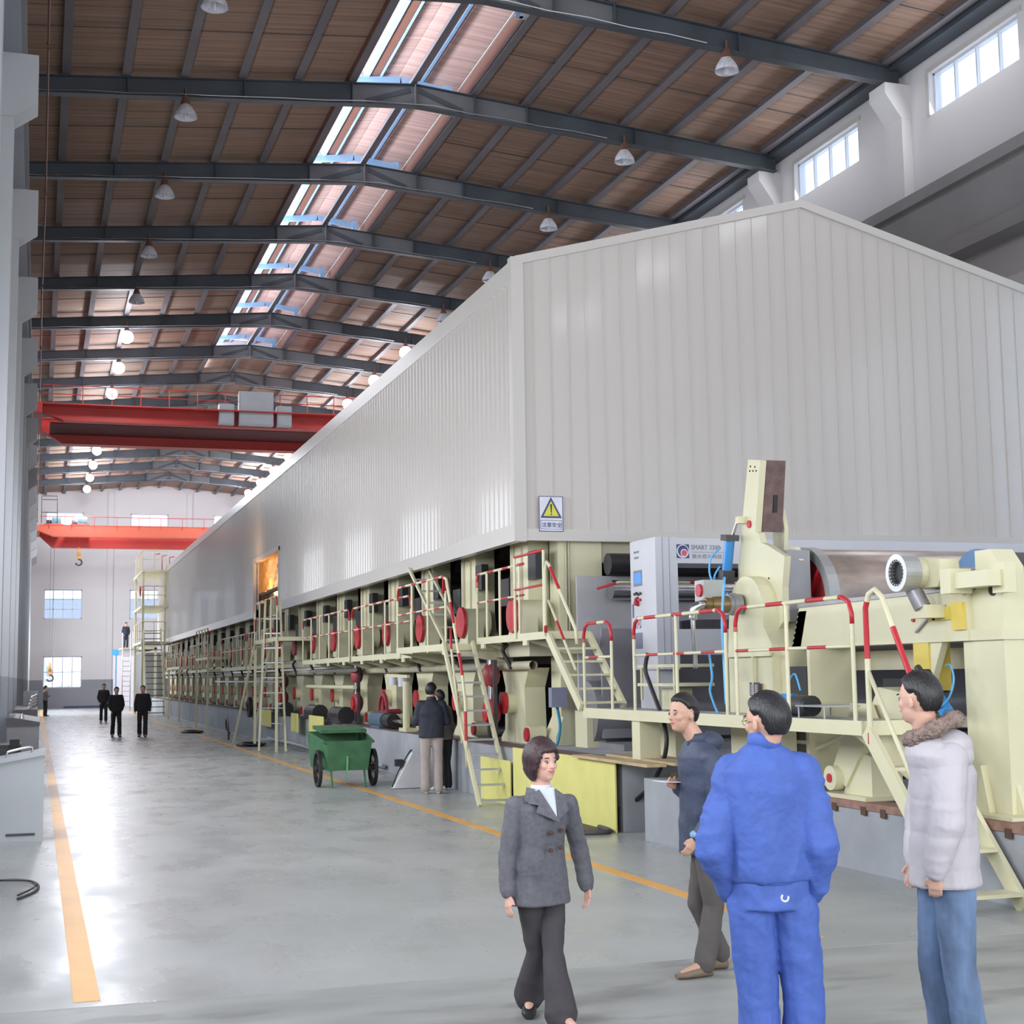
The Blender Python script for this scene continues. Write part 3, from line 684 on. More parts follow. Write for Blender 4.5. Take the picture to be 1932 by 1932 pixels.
# upper platform at the hood corner
P2 = platform('cream upper platform under the hood corner with striped railing', 6.95, 7.62, 19.9, 23.45, 2.56, .1, brk=(20.9, 23.1))
ra = mk('railing', striped([(6.97, 21.0, 3.62), (6.97, 23.4, 3.62), (6.97, 23.45, 3.5), (6.97, 23.45, 3.3)], off=.05), RM, P2)
mk('mid_rail', striped([(6.97, 21.0, 3.15), (6.97, 23.45, 3.15)], .018), RM, ra)
for y in (21.2, 22.2, 22.9, 23.45): mk('post', G().cyl((6.97, y, 2.5), (6.97, y, 3.6), .021, n=8), cream, ra)
ra = mk('railing', striped([(6.93, 19.95, 3.74), (6.93, 21.3, 3.74)], off=0, per=3, redl=2.9), RM, P2)
mk('mid_rail', striped([(6.93, 19.95, 3.24), (6.93, 21.3, 3.24)], .018, per=3, redl=2.9), RM, ra)
for y in (19.95, 21.3): mk('post', G().cyl((6.93, y, 2.5), (6.93, y, 3.74), .022, n=8), cream, ra)
s2 = stair('short cream stair joining the upper platform to the low walkway', 6.97, 7.6, (19.9, 2.5), (18.62, 1.5), 5, sh=.13, tread=.22, tmat=cream)
for x in (6.93,):
    mk('handrail', striped([(x, 19.9, 2.55), (x, 19.88, 3.45), (x, 19.8, 3.56), (x, 19.7, 3.5), (x, 18.66, 2.55), (x, 18.62, 2.35)], .024, per=1.6, redl=.5, off=.35), RM, s2)
    mk('handrail', striped([(x, 19.75, 3.0), (x, 18.68, 2.0)], .02, per=1.4, redl=.4, off=.9), RM, s2)
# platform with the long ladder
P3 = platform('cream platform above the man in the dark jacket, ladder at its end', 6.4, 7.3, 23.45, 26.9, 2.47, .1, brk=(23.5, 26.7))
yrail(P3, 6.42, 23.45, 26.85, 2.47, 1.13, .62, [24.62, 25.75], off=.2)
L1 = stair('steep cream ladder with grey rungs and striped handrail beside the woman', 6.36, 6.86, (23.4, 2.5), (21.4, 0), 11, sh=.09, tread=.07, name='ladder', kind='ladder')
mk('handrail', striped([(6.34, 23.3, 3.3), (6.34, 23.25, 3.56), (6.34, 23.1, 3.52), (6.34, 22.2, 1.95), (6.34, 22.05, 1.55), (6.34, 22.0, .55)], .024, per=.98, redl=.42, off=.1), RM, L1)
mk('handrail', striped([(6.34, 22.85, 2.72), (6.34, 22.85, 2.42), (6.34, 22.25, .9)], .02, per=3, redl=.32, off=-.05), RM, L1)
# second leaning ladder seen through the railing
stair('cream ladder leaning up under the hood behind the platform railing', 6.9, 7.3, (27.9, 4.05), (25.2, 2.5), 6, sh=.06, tread=.05, name='ladder', kind='ladder')
# long walkway behind, repeated
seg = [(27.1, 32.6), (32.9, 39.0)]
for i, (a, b_) in enumerate(seg):
    p = platform('%s cream walkway segment behind the green cart' % ['near', 'farther'][i], 6.72, 7.35, a, b_, 2.4, .1, brk=[a + .6 + 1.9 * j for j in range(3)])
    n = int((b_ - a) / 1.05); yrail(p, 6.74, a, b_, 2.4, 1.08, .6, [a + (b_ - a) * j / n for j in range(1, n)])
for i, (a, b_, x, z) in enumerate([(39.5, 43.8, 6.1, 3.05), (44.2, 49.8, 6.7, 2.35), (50.2, 57, 6.7, 2.35), (57.2, 61.5, 6.2, 2.8), (62, 69.5, 6.7, 2.35), (70, 76, 6.3, 2.55), (76.5, 83, 6.7, 2.35)]):
    p = platform('%s cream railed platform counted away from the stepladder' % ORD[i], x, 7.35, a, b_, z, .1)
    n = max(2, int((b_ - a) / 1.0)); yrail(p, x + .02, a, b_, z, 1.1, .6, [a + (b_ - a) * j / n for j in range(1, n)])
    if x < 6.5:
        for y in (a + .1, b_ - .1): mk('leg', G().box(x, x + .07, y, y + .07, 0, z - .1), cream, p)
# tall portal stepladder near the opening of the hood
t = thing('stepladder', 'tall cream stepladder standing below the square hood opening', 'ladder', (6.3, 42, 0))
for (x0, y0, x1, y1) in ((5.75, 40.2, 6.1, 41.5), (6.35, 39.4, 6.5, 41.4), (5.8, 46.0, 6.1, 43.6), (6.4, 46.0, 6.55, 43.5)):
    mk('leg', G().bar((x0, y0, 0), (x1, y1, 4.1 if y0 < 43 else 2.95), .07, .05, (1, 0, 0)), cream, t)
for j in range(9):
    f = (j + .8) / 10; mk('rung', G().bar((5.75 + .35 * f, 40.2 + 1.3 * f, 4.1 * f), (6.35 + .15 * f, 39.4 + 2.0 * f, 4.1 * f), .05, .03), galv, t)
mk('guard_rail', striped([(6.1, 41.5, 2.95), (6.1, 41.5, 4.1), (6.1, 43.5, 4.1), (6.1, 43.5, 2.95)], .025, per=.9), RM, t)

# ------------------------------------------------------------------ drying units of the machine
def unit(lab, c, grp=None):
    t = thing('drying_unit', lab, 'machine', (7.5, c, .86), grp)
    X0, X1 = 7.45, 7.8
    w = .42
    mk('upper_frame', G().prism([(c - .85, 2.47), (c - .5, 2.75), (c - w, 3.1), (c - w, 5.2), (c + w, 5.2), (c + w, 3.1), (c + .5, 2.75), (c + .85, 2.47)], 'x', X0, X1), cream, t)
    mk('frame_rib', G().prism([(c - .62, 2.5), (c - .16, 3.1), (c - .16, 4.4), (c - .12, 4.4), (c - .12, 3.1), (c - .56, 2.5)], 'x', X0 - .03, X0), creamd, t)
    mk('lower_frame', G().prism([(c - .4, .86), (c - .4, .93), (c - .2, 1.05), (c - .15, 1.75), (c - .38, 2.06), (c + 1.05, 2.06), (c + .85, 1.75), (c + .9, 1.05), (c + 1.1, .93), (c + 1.1, .86)], 'x', X0, X1), cream, t)
    mk('long_beam', G().box(7.3, 7.7, c - .88, c + 2.06, 2.24, 2.46), creamd, t)
    mk('long_pipe', G().cyl((7.36, c - .88, 2.1), (7.36, c + 2.06, 2.1), .07, n=10, cap=False), creamd, t)
    q = mk('bearing_housing', G().cyl((7.14, c - .62, 2.88), (7.6, c - .62, 2.88), .25, n=20).box(7.16, 7.45, c - .87, c - .37, 2.47, 2.88), cream, t)
    mk('red_cover', G().cyl((7.09, c - .62, 2.88), (7.14, c - .62, 2.88), .27, .28, n=20), red, q)
    q = mk('bearing_housing', G().cyl((7.30, c + .4, 1.5), (7.5, c + .4, 1.5), .17, n=14), cream, t)
    mk('red_cover', G().cyl((7.26, c + .4, 1.5), (7.3, c + .4, 1.5), .18, n=14), red, q)
    q = mk('bearing_housing', G().cyl((7.34, c - .62, 1.02), (7.6, c - .62, 1.02), .14, n=14), cream, t)
    mk('red_cover', G().cyl((7.3, c - .62, 1.02), (7.34, c - .62, 1.02), .11, n=14), red, q)
    mk('drying_cylinder', G().cyl((7.9, c + 1.47, 3.35), (16.5, c + 1.47, 3.35), .585, n=28), darkg, t)
    mk('drying_cylinder', G().cyl((7.9, c, 4.7), (16.5, c, 4.7), .72, n=28), darkg, t)
    mk('drying_cylinder', G().cyl((7.9, c + 1.45, 1.55), (16.5, c + 1.45, 1.55), .58, n=24), darkg, t)
    mk('cylinder_journal', G().cyl((7.6, c + 1.45, 3.35), (7.95, c + 1.45, 3.35), .16, n=12).cyl((7.55, c + 1.45, 1.55), (7.95, c + 1.45, 1.55), .12, n=12), dark, t)
    mk('dark_box', G().box(7.42, 7.6, c + .5, c + 1.0, 3.1, 3.55), dark, t); mk('dark_box', G().box(7.42, 7.55, c - .88, c - .5, 3.45, 3.9), dark, t)  # black boxes stand in for the shaded openings between posts
    mk('conduit', G().cyl((7.42, c + .35, 2.47), (7.42, c + .35, 4.4), .02, n=6).cyl((7.42, c + .28, 2.47), (7.42, c + .28, 4.4), .015, n=6), creamd, t)
    mk('hose', G().tube([(7.28, c + .2, 2.46), (7.22, c + .25, 2.35), (7.25, c + .12, 2.2), (7.3, c + .05, 2.05)], .035, 6), dark, t)
    return t
UC = [22.62 + 2.95 * j for j in range(23)]
pu = unit('first drying unit with red round covers, behind the hood corner railing', UC[0])
for j, c in enumerate(UC[1:], 1):
    lab = '%s drying unit from the near end, cream frame with red round covers' % ORD[j] if j < 20 else 'drying unit at the far dark end of the hood'
    copy_tree(pu, (7.5, c, .86), lab, group='drying units at the far end' if j >= 20 else None)
# details in front of the units
mk('handwheel', G().ring((7.1, 31.2, 1.2), (7.16, 31.2, 1.2), .42, .35).cyl((7.12, 31.2, 1.2), (7.5, 31.2, 1.2), .06).bar((7.13, 30.8, 1.2), (7.13, 31.6, 1.2), .04, .03).bar((7.13, 31.2, .82), (7.13, 31.2, 1.58), .04, .03, (0, 1, 0)), M('dull_red', (.35, .05, .06), .5), label='large red handwheel at the machine, left of the man in the dark jacket', cat='handwheel')
for (y, h, lab) in ((33.9, 2.25, 'red and black chain drive unit under the walkway left of the green cart'), (23.2, 2.2, 'red valve assembly seen through the rungs of the ladder'), (44.6, 2.1, 'red valve assembly below the square hood opening')):
    t = thing('valve_assembly', lab, 'machine', (7.15, y, .86))
    mk('stand', G().box(7.1, 7.16, y - .2, y - .14, .86, h).box(7.1, 7.16, y + .14, y + .2, .86, h).box(7.05, 7.2, y - .25, y + .25, .86, .92), darkg, t)
    mk('valve_body', G().ell((7.13, y, 1.35), (.14, .2, .24), 12).ell((7.13, y + .05, h - .25), (.15, .2, .22), 12), M('dull_red', (.35, .05, .06), .5), t)
    mk('piston', G().cyl((7.1, y, 1.5), (7.1, y, h), .045, n=8), steel, t)
    mk('flange', G().cyl((7.0, y, 1.35), (7.05, y, 1.35), .16, n=14), red, t)
for i, (y0, y1, z, m_, r) in enumerate(((33.3, 39.0, 2.12, steel, .05), (33.3, 39.5, 1.72, cream, .05), (43, 60, 1.85, steel, .035))):
    tag(mk('pipe', G().cyl((6.95 - .1 * (i == 2), y0, z), (6.95 - .1 * (i == 2), y1, z), r, n=10), m_, label=['steel pipe running under the farther walkway segment, upper one', 'cream pipe running under the farther walkway segment, lower one', 'thin shiny pipe low along the far machine units'][i], cat='pipe'))
# motors and boards on the plinth
for i, (y, lab, lb) in enumerate(((36.8, '', 'black motor with a square yellow guard board, just left of the green cart'), (40.2, '', 'black motor with a narrow yellow guard board, second from the green cart'), (45.6, '', 'black motor with a pale guard board, behind the legs of the stepladder'))):
    t = thing('motor', lab, 'motor', (6.9, y - 1.4, .86))
    mk('body', G().cyl((7.0, y - 2.2, 1.05), (7.0, y - .9, 1.05), .2, n=14).box(6.85, 7.15, y - 2.1, y - 1.0, .86, .92), darkg, t)
    mk('fan_cover', G().cyl((7.0, y - 2.3, 1.05), (7.0, y - 2.15, 1.05), .21, n=14), dark, t)
    g = G(); [g.box(6.79, 7.21, y - 2.0 + .15 * j, y - 1.98 + .15 * j, 1.0, 1.1) for j in range(7)]; mk('fins', g, darkg, t)
    mk('guard_board', G().box(6.7, 6.72, y - [.9, .6, 1.2][i], y + [1.1, .5, 1.2][i], .5, 1.0), yel, t); t['label'] = lb; mk('board_stay', G().box(6.72, 6.9, y - 1.05, y - .95, .88, .94), darkg, t)
t = thing('motor', 'blue grey pump motor on the plinth left of the man in the dark jacket', 'motor', (7.05, 31.6, .86))
mk('body', G().cyl((7.1, 30.7, 1.03), (7.1, 31.9, 1.03), .17, n=12).box(6.95, 7.25, 30.8, 31.7, .86, .92), M('blue_grey', (.07, .12, .17), .5), t)
mk('coupling', G().cyl((7.1, 30.1, 1.03), (7.1, 30.7, 1.03), .15, n=12), dark, t)
mk('shaft', G().cyl((7.1, 29.5, 1.03), (7.1, 30.1, 1.03), .04, n=8), steel, t)
t = thing('valve_stand', 'cream valve on a thin post above the motor, right of the handwheel', 'valve', (7.1, 28.6, .86))
mk('post', G().cyl((7.05, 28.8, .88), (7.05, 28.8, 1.85), .07, n=10), cream, t)
mk('foot', G().box(6.97, 7.2, 28.5, 29.1, .86, .93), cream, t)
mk('arm', G().bar((7.0, 28.4, 1.95), (7.0, 30.2, 1.98), .06, .06), cream, t)
mk('pot', G().cyl((7.0, 29.7, 1.78), (7.0, 29.7, 1.95), .08, n=10).cyl((7.0, 28.9, 1.75), (7.0, 28.9, 1.93), .09, n=10), whitep, t)
# frame column at the hood corner
t = thing('corner_column', 'broad cream machine column at the hood corner', 'machine', (8.1, 21.8, .86))
mk('shaft', G().prism([(7.65, .86), (7.65, 1.0), (7.78, 1.3), (7.78, 5.5), (8.42, 5.5), (8.42, 1.3), (8.6, 1.0), (8.6, .86)], 'y', 21.55, 22.1), cream, t)
mk('side_rib', G().box(7.74, 7.78, 21.55, 21.6, 1.3, 4.05).box(8.42, 8.46, 21.55, 21.6, 1.3, 4.05), cream, t)
mk('conduit', G().cyl((7.85, 21.53, 2.5), (7.85, 21.53, 4.05), .018, n=6).cyl((7.9, 21.53, 2.5), (7.9, 21.53, 4.05), .018, n=6), creamd, t)
mk('cross_beam', G().box(8.42, 16.5, 21.6, 21.95, 3.7, 4.1).box(8.42, 10, 21.5, 21.8, 2.3, 2.52), creamd, t)
mk('junction_box', G().box(7.5, 7.75, 21.3, 21.45, 1.45, 1.75), greyt, t)
mk('cable', G().tube([(7.62, 21.4, 1.45), (7.66, 21.4, 1.2), (7.64, 21.4, 1.0), (7.6, 21.4, .87)], .022, 6), M('teal_cable', (.02, .25, .42), .5), t)
# calender rolls and grey felt behind the scanner
t = thing('calender_stack', 'grey rolls and felt web behind the white measuring frame', 'machine', (12, 20.6, .86))
mk('roll', G().cyl((8.3, 20.8, 3.22), (16.5, 20.8, 3.22), .15, n=24), steel, t)
mk('roll', G().cyl((8.3, 20.9, 3.62), (16.5, 20.9, 3.62), .17, n=24), dark, t)
mk('roll', G().cyl((7.9, 20.9, 1.35), (16.5, 20.9, 1.35), .5, n=32), greyc, t)
mk('felt_web', G().box(7.85, 16.5, 21.05, 21.1, 1.5, 3.45), felt, t)
mk('felt_web', G().box(8.0, 16.5, 20.45, 20.5, 1.0, 2.62), M('dark_felt', (.27, .265, .285), .8), t)
mk('support_stand', G().box(7.8, 8.1, 20.6, 21.1, .86, 1.4), cream, t)
mk('striped_bar', striped([(7.85, 20.2, 3.2), (8.2, 20.2, 3.3), (12, 20.2, 3.3)], .02), RM, t)
mk('tray', G().box(7.9, 16, 19.4, 20.4, .86, .95), greyc, t)
# ------------------------------------------------------------------ white measuring frame
t = thing('scanner_frame', 'white measuring frame with logo and blue screen under the hood', 'machine', (8.4, 19.4, .86))
mk('column', G().box(8.25, 8.59, 18.95, 19.87, 2.0, 3.86), whitep, t)
mk('door_seam', G().box(8.355, 8.36, 18.945, 18.955, 2.0, 3.86).box(8.46, 8.464, 18.945, 18.955, 2.0, 3.86), greyt, t)
mk('upper_beam', G().box(8.59, 16.5, 18.95, 19.8, 3.49, 3.85), whitep, t)
mk('lower_beam', G().box(8.59, 16.5, 18.95, 19.8, 2.2, 2.56), whitep, t)
mk('pedestal', G().box(8.3, 8.6, 19.1, 19.7, .86, 2.0), whitep, t)
mk('measuring_head', G().box(8.9, 9.5, 19.1, 19.7, 2.56, 2.7), darkg, t)
mk('screen', G().box(8.243, 8.25, 19.47, 19.72, 3.24, 3.39), scr, t)
mk('screen_bezel', G().box(8.245, 8.252, 19.44, 19.75, 3.2, 3.43), greyt, t)
g = G()
for j, (y, z, m_) in enumerate(((19.7, 3.09, 2), (19.63, 3.1, 1), (19.56, 3.08, 1), (19.49, 3.09, 2), (19.66, 3.02, 0), (19.6, 3.03, 0), (19.5, 3.0, 0), (19.62, 2.95, 0), (19.58, 2.93, 0))):
    g.cyl((8.22, y, z), (8.25, y, z), .02, n=8, m=m_)
mk('push_buttons', g, [red, dark, green], t)
mk('emergency_stop', G().cyl((8.19, 19.6, 2.96), (8.25, 19.6, 2.96), .04, n=12), red, t)
mk('vent', G().box(8.243, 8.25, 19.47, 19.72, 2.3, 2.53), greyt, t)
mk('handle', G().box(8.235, 8.25, 19.77, 19.8, 2.75, 2.95), greyt, t)
def logo(pos, face, s, parent):
    """blue square with white ring, dark disc and red dot; face 'y' (looks -Y) or 'x' (looks -X)"""
    def P(a, b_, d): return (pos[0] + a, pos[1] - d, pos[2] + b_) if face == 'y' else (pos[0] - d, pos[1] - a, pos[2] + b_)
    def disc(cx, cz, r, d, mat, nm, par=None):
        g = G(); g.add([P(cx, cz, d)] + [P(cx + r * math.cos(2 * PI * j / 28), cz + r * math.sin(2 * PI * j / 28), d) for j in range(28)], [(0, j + 1, (j + 1) % 28 + 1) for j in range(28)])
        return mk(nm, g, mat, par or parent)
    g = G().add([P(-s, -s, .002), P(s, -s, .002), P(s, s, .002), P(-s, s, .002)], [(0, 1, 2, 3)])
    q = mk('logo_panel', g, navy, parent)
    g2 = disc(0, 0, s * .98, .003, sig, 'logo_disc'); disc(0.02 * s, 0.05 * s, s * .80, .004, navy, 'logo_disc'); disc(.18 * s, -.22 * s, s * .56, .005, sig, 'logo_disc'); disc(.2 * s, -.25 * s, s * .43, .006, M('logo_red', (.72, .10, .14), .4), 'logo_disc')
logo((8.675, 18.95, 3.66), 'y', .098, t)
text('SMART 3300', .098, (8.80, 18.945, 3.685), FR, greyt, t, sx=.86)
mk('logo_rule', G().box(8.81, 9.31, 18.944, 18.948, 3.65, 3.655), greyt, t)
text('浙大双元科技', .07, (8.81, 18.945, 3.565), FR, greyt, t, sx=1.13)
logo((8.25, 19.6, 2.68), 'x', .085, t)
text('SMART 3300', .045, (8.243, 19.72, 3.68), LF, greyt, t, sx=.8)
text('浙大双元', .04, (8.243, 19.7, 3.6), LF, greyt, t)
# pedestal with gallery, below the scanner
t = thing('pedestal_table', 'cream pedestal with a small railed top below the white frame', 'stand', (7.85, 17.5, .55))
mk('column', G().box(7.75, 8.0, 17.3, 17.7, .7, 1.75), cream, t)
mk('base_plate', G().box(7.6, 8.1, 17.15, 17.9, .62, .7), cream, t)
mk('top_plate', G().box(7.6, 8.15, 16.95, 18.15, 1.78, 1.82).box(7.6, 8.15, 16.95, 18.15, 2.02, 2.06), cream, t)
g = G()
for y in (17.0, 17.5, 18.05): g.cyl((7.62, y, 1.6), (7.62, y, 2.05), .018, n=6)
mk('studs', g, cream, t)
mk('black_hose', G().tube([(7.3, 17.08, 2.2), (7.28, 17.12, 2.0), (7.3, 17.02, 1.8), (7.32, 16.8, 1.5), (7.3, 16.6, 1.3), (7.28, 16.52, 1.1), (7.26, 16.62, .85), (7.2, 16.9, .55), (7.1, 17.3, .3), (7.05, 17.6, .08)], .028, 8), dark, label='black hose hanging down from the front walkway into the pit', cat='hose')
mk('blue_valve', G().cyl((7.0, 17.55, .15), (7.0, 17.55, .35), .03, n=8).cyl((7.0, 17.4, .12), (7.0, 17.7, .12), .045, n=8), bluec, label='small blue valve at the foot of the black hose', cat='valve')
mk('standpipe', G().cyl((6.95, 17.25, 0), (6.95, 17.25, .3), .022, n=8).cyl((6.95, 17.35, .18), (6.95, 17.5, .18), .07, n=10), darkg, label='short standpipe with dark wheel beside the pit', cat='valve')

# ------------------------------------------------------------------ reel: stand, arm, drum, rails
t = thing('reel_stand', 'cream arched reel stand holding the bronze rotary joint', 'machine', (8.0, 15.1, .62))
def YZ(*p): return list(p)
ar = [(15.15 + .42 * math.cos(a), 2.62 + .42 * math.sin(a)) for a in [PI * j / 12 for j in range(13)]]
mk('housing', G().prism([(15.62, .7), (15.62, 2.25)] + ar + [(14.73, 2.45), (14.55, 2.25), (14.55, .7)], 'x', 7.70, 8.25), cream, t)
mk('seam_rib', G().box(7.64, 7.67, 14.5, 15.62, 2.12, 2.17).box(7.64, 7.67, 14.9, 14.93, 1.5, 2.12), cream, t)
mk('lower_block', G().box(7.75, 8.3, 13.88, 14.55, .75, 1.5).box(7.75, 8.3, 13.88, 14.6, 1.5, 1.62).box(7.8, 8.3, 14.4, 14.6, 1.6, 2.2).box(7.8, 8.3, 13.9, 13.96, 1.6, 2.2), cream, t)
for z in (.98, 1.22): mk('louver_opening', G().box(7.735, 7.75, 13.95, 14.28, z, z + .2), darkg, t)
mk('black_opening', G().box(7.79, 7.8, 13.96, 14.4, 1.7, 2.0), dark, t)
mk('rating_plate', G().box(7.645, 7.66, 14.78, 15.0, 1.68, 1.83), darkg, t)
g = G()
for j in range(6): g.box(7.64, 7.646, 14.91, 14.97, 1.695 + j * .02, 1.705 + j * .02).box(7.64, 7.646, 14.81, 14.87, 1.695 + j * .02, 1.705 + j * .02)
mk('plate_print', g, whitep, t)
mk('red_cap', G().cyl((7.63, 14.6, 1.62), (7.67, 14.6, 1.62), .05, n=14), red, t)
t = thing('rotary_joint', 'bronze rotary joint with steel elbow on the reel stand', 'machine', (7.5, 15.2, 2.6))
mk('bronze_body', G().cyl((7.3, 15.22, 2.72), (7.5, 15.22, 2.72), .085, .1, 16).cyl((7.22, 15.22, 2.72), (7.3, 15.22, 2.72), .075, n=16), bronze, t)
mk('clamp_ring', G().cyl((7.5, 15.22, 2.72), (7.66, 15.22, 2.72), .12, n=20).cyl((7.55, 15.22, 2.72), (7.6, 15.22, 2.72), .13, n=20), greyc, t)
mk('elbow', G().tube([(7.25, 15.22, 2.72), (7.15, 15.22, 2.71), (7.1, 15.24, 2.66), (7.09, 15.26, 2.55)], .05, 10), steel, t)
mk('steel_hose', G().tube([(7.09, 15.26, 2.6), (7.1, 15.28, 2.4), (7.14, 15.34, 2.2), (7.16, 15.38, 2.0)], .028, 8), steel, t)
mk('end_block', G().box(7.35, 7.6, 15.5, 15.75, 2.78, 3.02), M('cast_grey', (.40, .42, .42), .4, .2), t)
mk('red_cap', G().cyl((7.32, 15.6, 2.9), (7.35, 15.6, 2.9), .075, n=16), red, t)
mk('blue_hose', G().tube([(7.3, 15.3, 2.15), (7.28, 15.2, 1.9), (7.2, 15.1, 1.75), (7.15, 14.9, 1.6), (7.1, 14.7, 1.5)], .014, 6).tube([(7.25, 14.75, 3.0), (7.2, 14.74, 2.5), (7.2, 14.72, 2.0), (7.15, 14.6, 1.6)], .016, 6), hoseb, t)
t = thing('primary_arm', 'tall cream primary arm with rusted channel standing over the reel', 'machine', (8.0, 15.1, 2.4))
poly = [(15.32, 4.42), (15.02, 4.37), (15.2, 3.56), (15.13, 3.54), (15.07, 3.42), (14.92, 3.38), (14.52, 3.22), (14.60, 2.88), (14.60, 2.5), (14.9, 2.3), (15.6, 2.3), (15.68, 2.75), (15.66, 3.2), (15.58, 3.45), (15.48, 3.85)]
mk('side_plate', G().prism(poly, 'x', 7.88, 7.96), cream, t)
mk('side_plate', G().prism([(15.33, 3.93), (15.22, 3.83), (15.16, 3.6), (15.2, 3.3), (15.3, 3.0), (15.45, 3.0), (15.45, 3.9)], 'x', 8.24, 8.29), cream, t)
mk('channel', G().bar((8.09, 15.06, 4.38), (8.09, 15.2, 3.56), .25, .06, (0, 1, 0)), rust, t)
mk('slot', G().bar((8.1, 15.09, 3.98), (8.1, 15.12, 3.78), .05, .02, (0, 1, 0)), dark, t)
mk('cross_web', G().box(7.96, 8.24, 14.6, 15.6, 2.5, 3.3), greyc, t)
mk('red_cap', G().cyl((7.86, 15.33, 3.66), (7.885, 15.33, 3.66), .045, n=14), red, t)
g = G()
for y, z in ((15.26, 4.33), (15.15, 4.31), (15.28, 4.28), (15.2, 4.27), (15.12, 4.26), (15.4, 3.05), (14.9, 3.0)): g.cyl((7.872, y, z), (7.882, y, z), .011, n=6)
mk('bolt_holes', g, dark, t)
q = mk('pneumatic_cylinder', G().cyl((7.76, 15.72, 3.14), (7.76, 15.62, 3.5), .06, n=14), bluec, t)
mk('cylinder_cap', G().bar((7.76, 15.62, 3.49), (7.76, 15.61, 3.56), .17, .15, (0, 1, 0)).bar((7.76, 15.75, 3.0), (7.76, 15.72, 3.15), .15, .13, (0, 1, 0)), darkg, q)
mk('piston_rod', G().cyl((7.78, 15.58, 3.55), (7.8, 15.48, 3.72), .018, n=8), steel, q)
mk('blue_hose', G().tube([(7.7, 15.75, 3.42), (7.62, 15.85, 3.3), (7.6, 15.85, 3.1), (7.62, 15.7, 2.95), (7.66, 15.5, 2.85)], .012, 6).tube([(7.7, 15.78, 3.2), (7.64, 15.82, 3.05), (7.66, 15.6, 2.88), (7.68, 15.45, 2.8)], .012, 6), hoseb, q)
mk('pin_bracket', G().box(7.78, 7.88, 15.42, 15.5, 3.68, 3.76), cream, t)
t = thing('reel_drum', 'large steel reel drum with red spoked end wheel', 'machine', (12, 14.95, 2.1))
mk('shell', G().cyl((8.42, 14.95, 2.73), (16.4, 14.95, 2.73), .61, n=48), reel, t)
mk('end_ring', G().ring((8.32, 14.95, 2.73), (8.45, 14.95, 2.73), .63, .52, 40), M('machined_grey', (.46, .47, .47), .35, .6), t)
mk('inner_wheel', G().cyl((8.4, 14.95, 2.73), (8.415, 14.95, 2.73), .52, n=32), M('wheel_red', (.33, .03, .035), .5), t)
for j in range(6):
    a = j * PI / 3 + .3; mk('spoke', G().bar((8.37, 14.95, 2.73), (8.37, 14.95 + .52 * math.cos(a), 2.73 + .52 * math.sin(a)), .05, .09, (1, 0, 0)), red, t)
mk('journal', G().cyl((8.0, 14.95, 2.73), (8.4, 14.95, 2.73), .13, n=16), greyc, t)
t = thing('hook_plate', 'cream notched hook plate in front of the red drum wheel', 'machine', (8.3, 14.3, 2.3))
mk('plate', G().prism([(14.92, 3.22), (14.8, 3.36), (14.67, 3.34), (14.59, 3.18), (14.7, 3.14), (14.74, 2.85), (14.70, 2.62), (14.56, 2.6), (14.56, 2.53), (14.82, 2.5), (14.84, 3.0)], 'x', 8.1, 8.16), cream, t)
t = thing('gear_sector', 'dark toothed sector between reel stand and rail', 'gear', (8.1, 14.5, 2.2))
gp = []
for j in range(15):
    f = j / 14; gp += [(14.55 - .17 * f + (.02 if j % 2 else -.02), 2.2 + .4 * f)]
mk('sector', G().prism([(14.36, 2.2)] [::-1] + gp + [(14.2, 2.6)], 'x', 7.95, 8.05), darkg, t)
t = thing('reel_rail', 'cream box rail of the reel running from the stand to the right pillar', 'machine', (8.1, 12.7, 2.2))
mk('box_beam', G().prism([(14.36, 2.64), (11.3, 2.66), (11.3, 2.2), (14.55, 2.2)], 'x', 7.95, 8.3), cream, t)
mk('rail_top', G().prism([(14.36, 2.64), (11.3, 2.66), (11.3, 2.70), (14.36, 2.68)], 'x', 7.93, 8.2), greyc, t)
mk('lower_beam', G().box(8.4, 8.7, 11.3, 15.4, 1.95, 2.15).box(8.4, 8.7, 11.3, 15.4, 1.4, 1.5), creamd, t)
mk('yellow_bracket', G().box(7.93, 8.2, 11.35, 11.95, 2.4, 2.52).box(7.915, 8.1, 11.33, 11.5, 2.3, 2.55).box(7.96, 8.2, 11.95, 12.2, 1.75, 2.2), M('yellow_paint', (.70, .55, .10), .45), t)
mk('latch', G().bar((7.93, 12.1, 2.3), (7.93, 11.8, 2.48), .02, .02), greyc, t)
for y in (12.15, 11.8): mk('red_cap', G().cyl((7.93, y, 2.42), (7.95, y, 2.42), .022, n=10), red, t)
mk('white_panel', G().box(8.9, 16, 11.0, 11.1, 1.5, 2.0), felt, t)
t = thing('reel_pillar', 'tall cream pillar at the right edge behind the parka man', 'machine', (8.12, 11.15, .62))
mk('shaft', G().box(8.0, 8.24, 10.86, 11.45, .7, 2.2), cream, t)
mk('ledge', G().box(7.96, 8.27, 10.83, 11.6, 2.2, 2.3), cream, t)
mk('upper_block', G().prism([(11.34, 2.3), (11.34, 2.6), (11.22, 2.66), (11.22, 3.0), (11.0, 3.0), (10.86, 2.84), (10.86, 2.3)], 'x', 8.0, 8.24), cream, t)
mk('oval_hole', G().cyl((7.99, 10.98, 2.64), (8.003, 10.98, 2.64), .055, n=18), dark, t)
mk('foot_rib', G().prism([(11.45, .7), (11.58, .7), (11.45, 1.1)], 'x', 8.05, 8.1).prism([(11.1, .7), (11.3, .7), (11.2, 1.1)], 'x', 7.94, 8.0).prism([(10.86, .7), (10.76, .7), (10.86, .95)], 'x', 8.05, 8.1), cream, t)
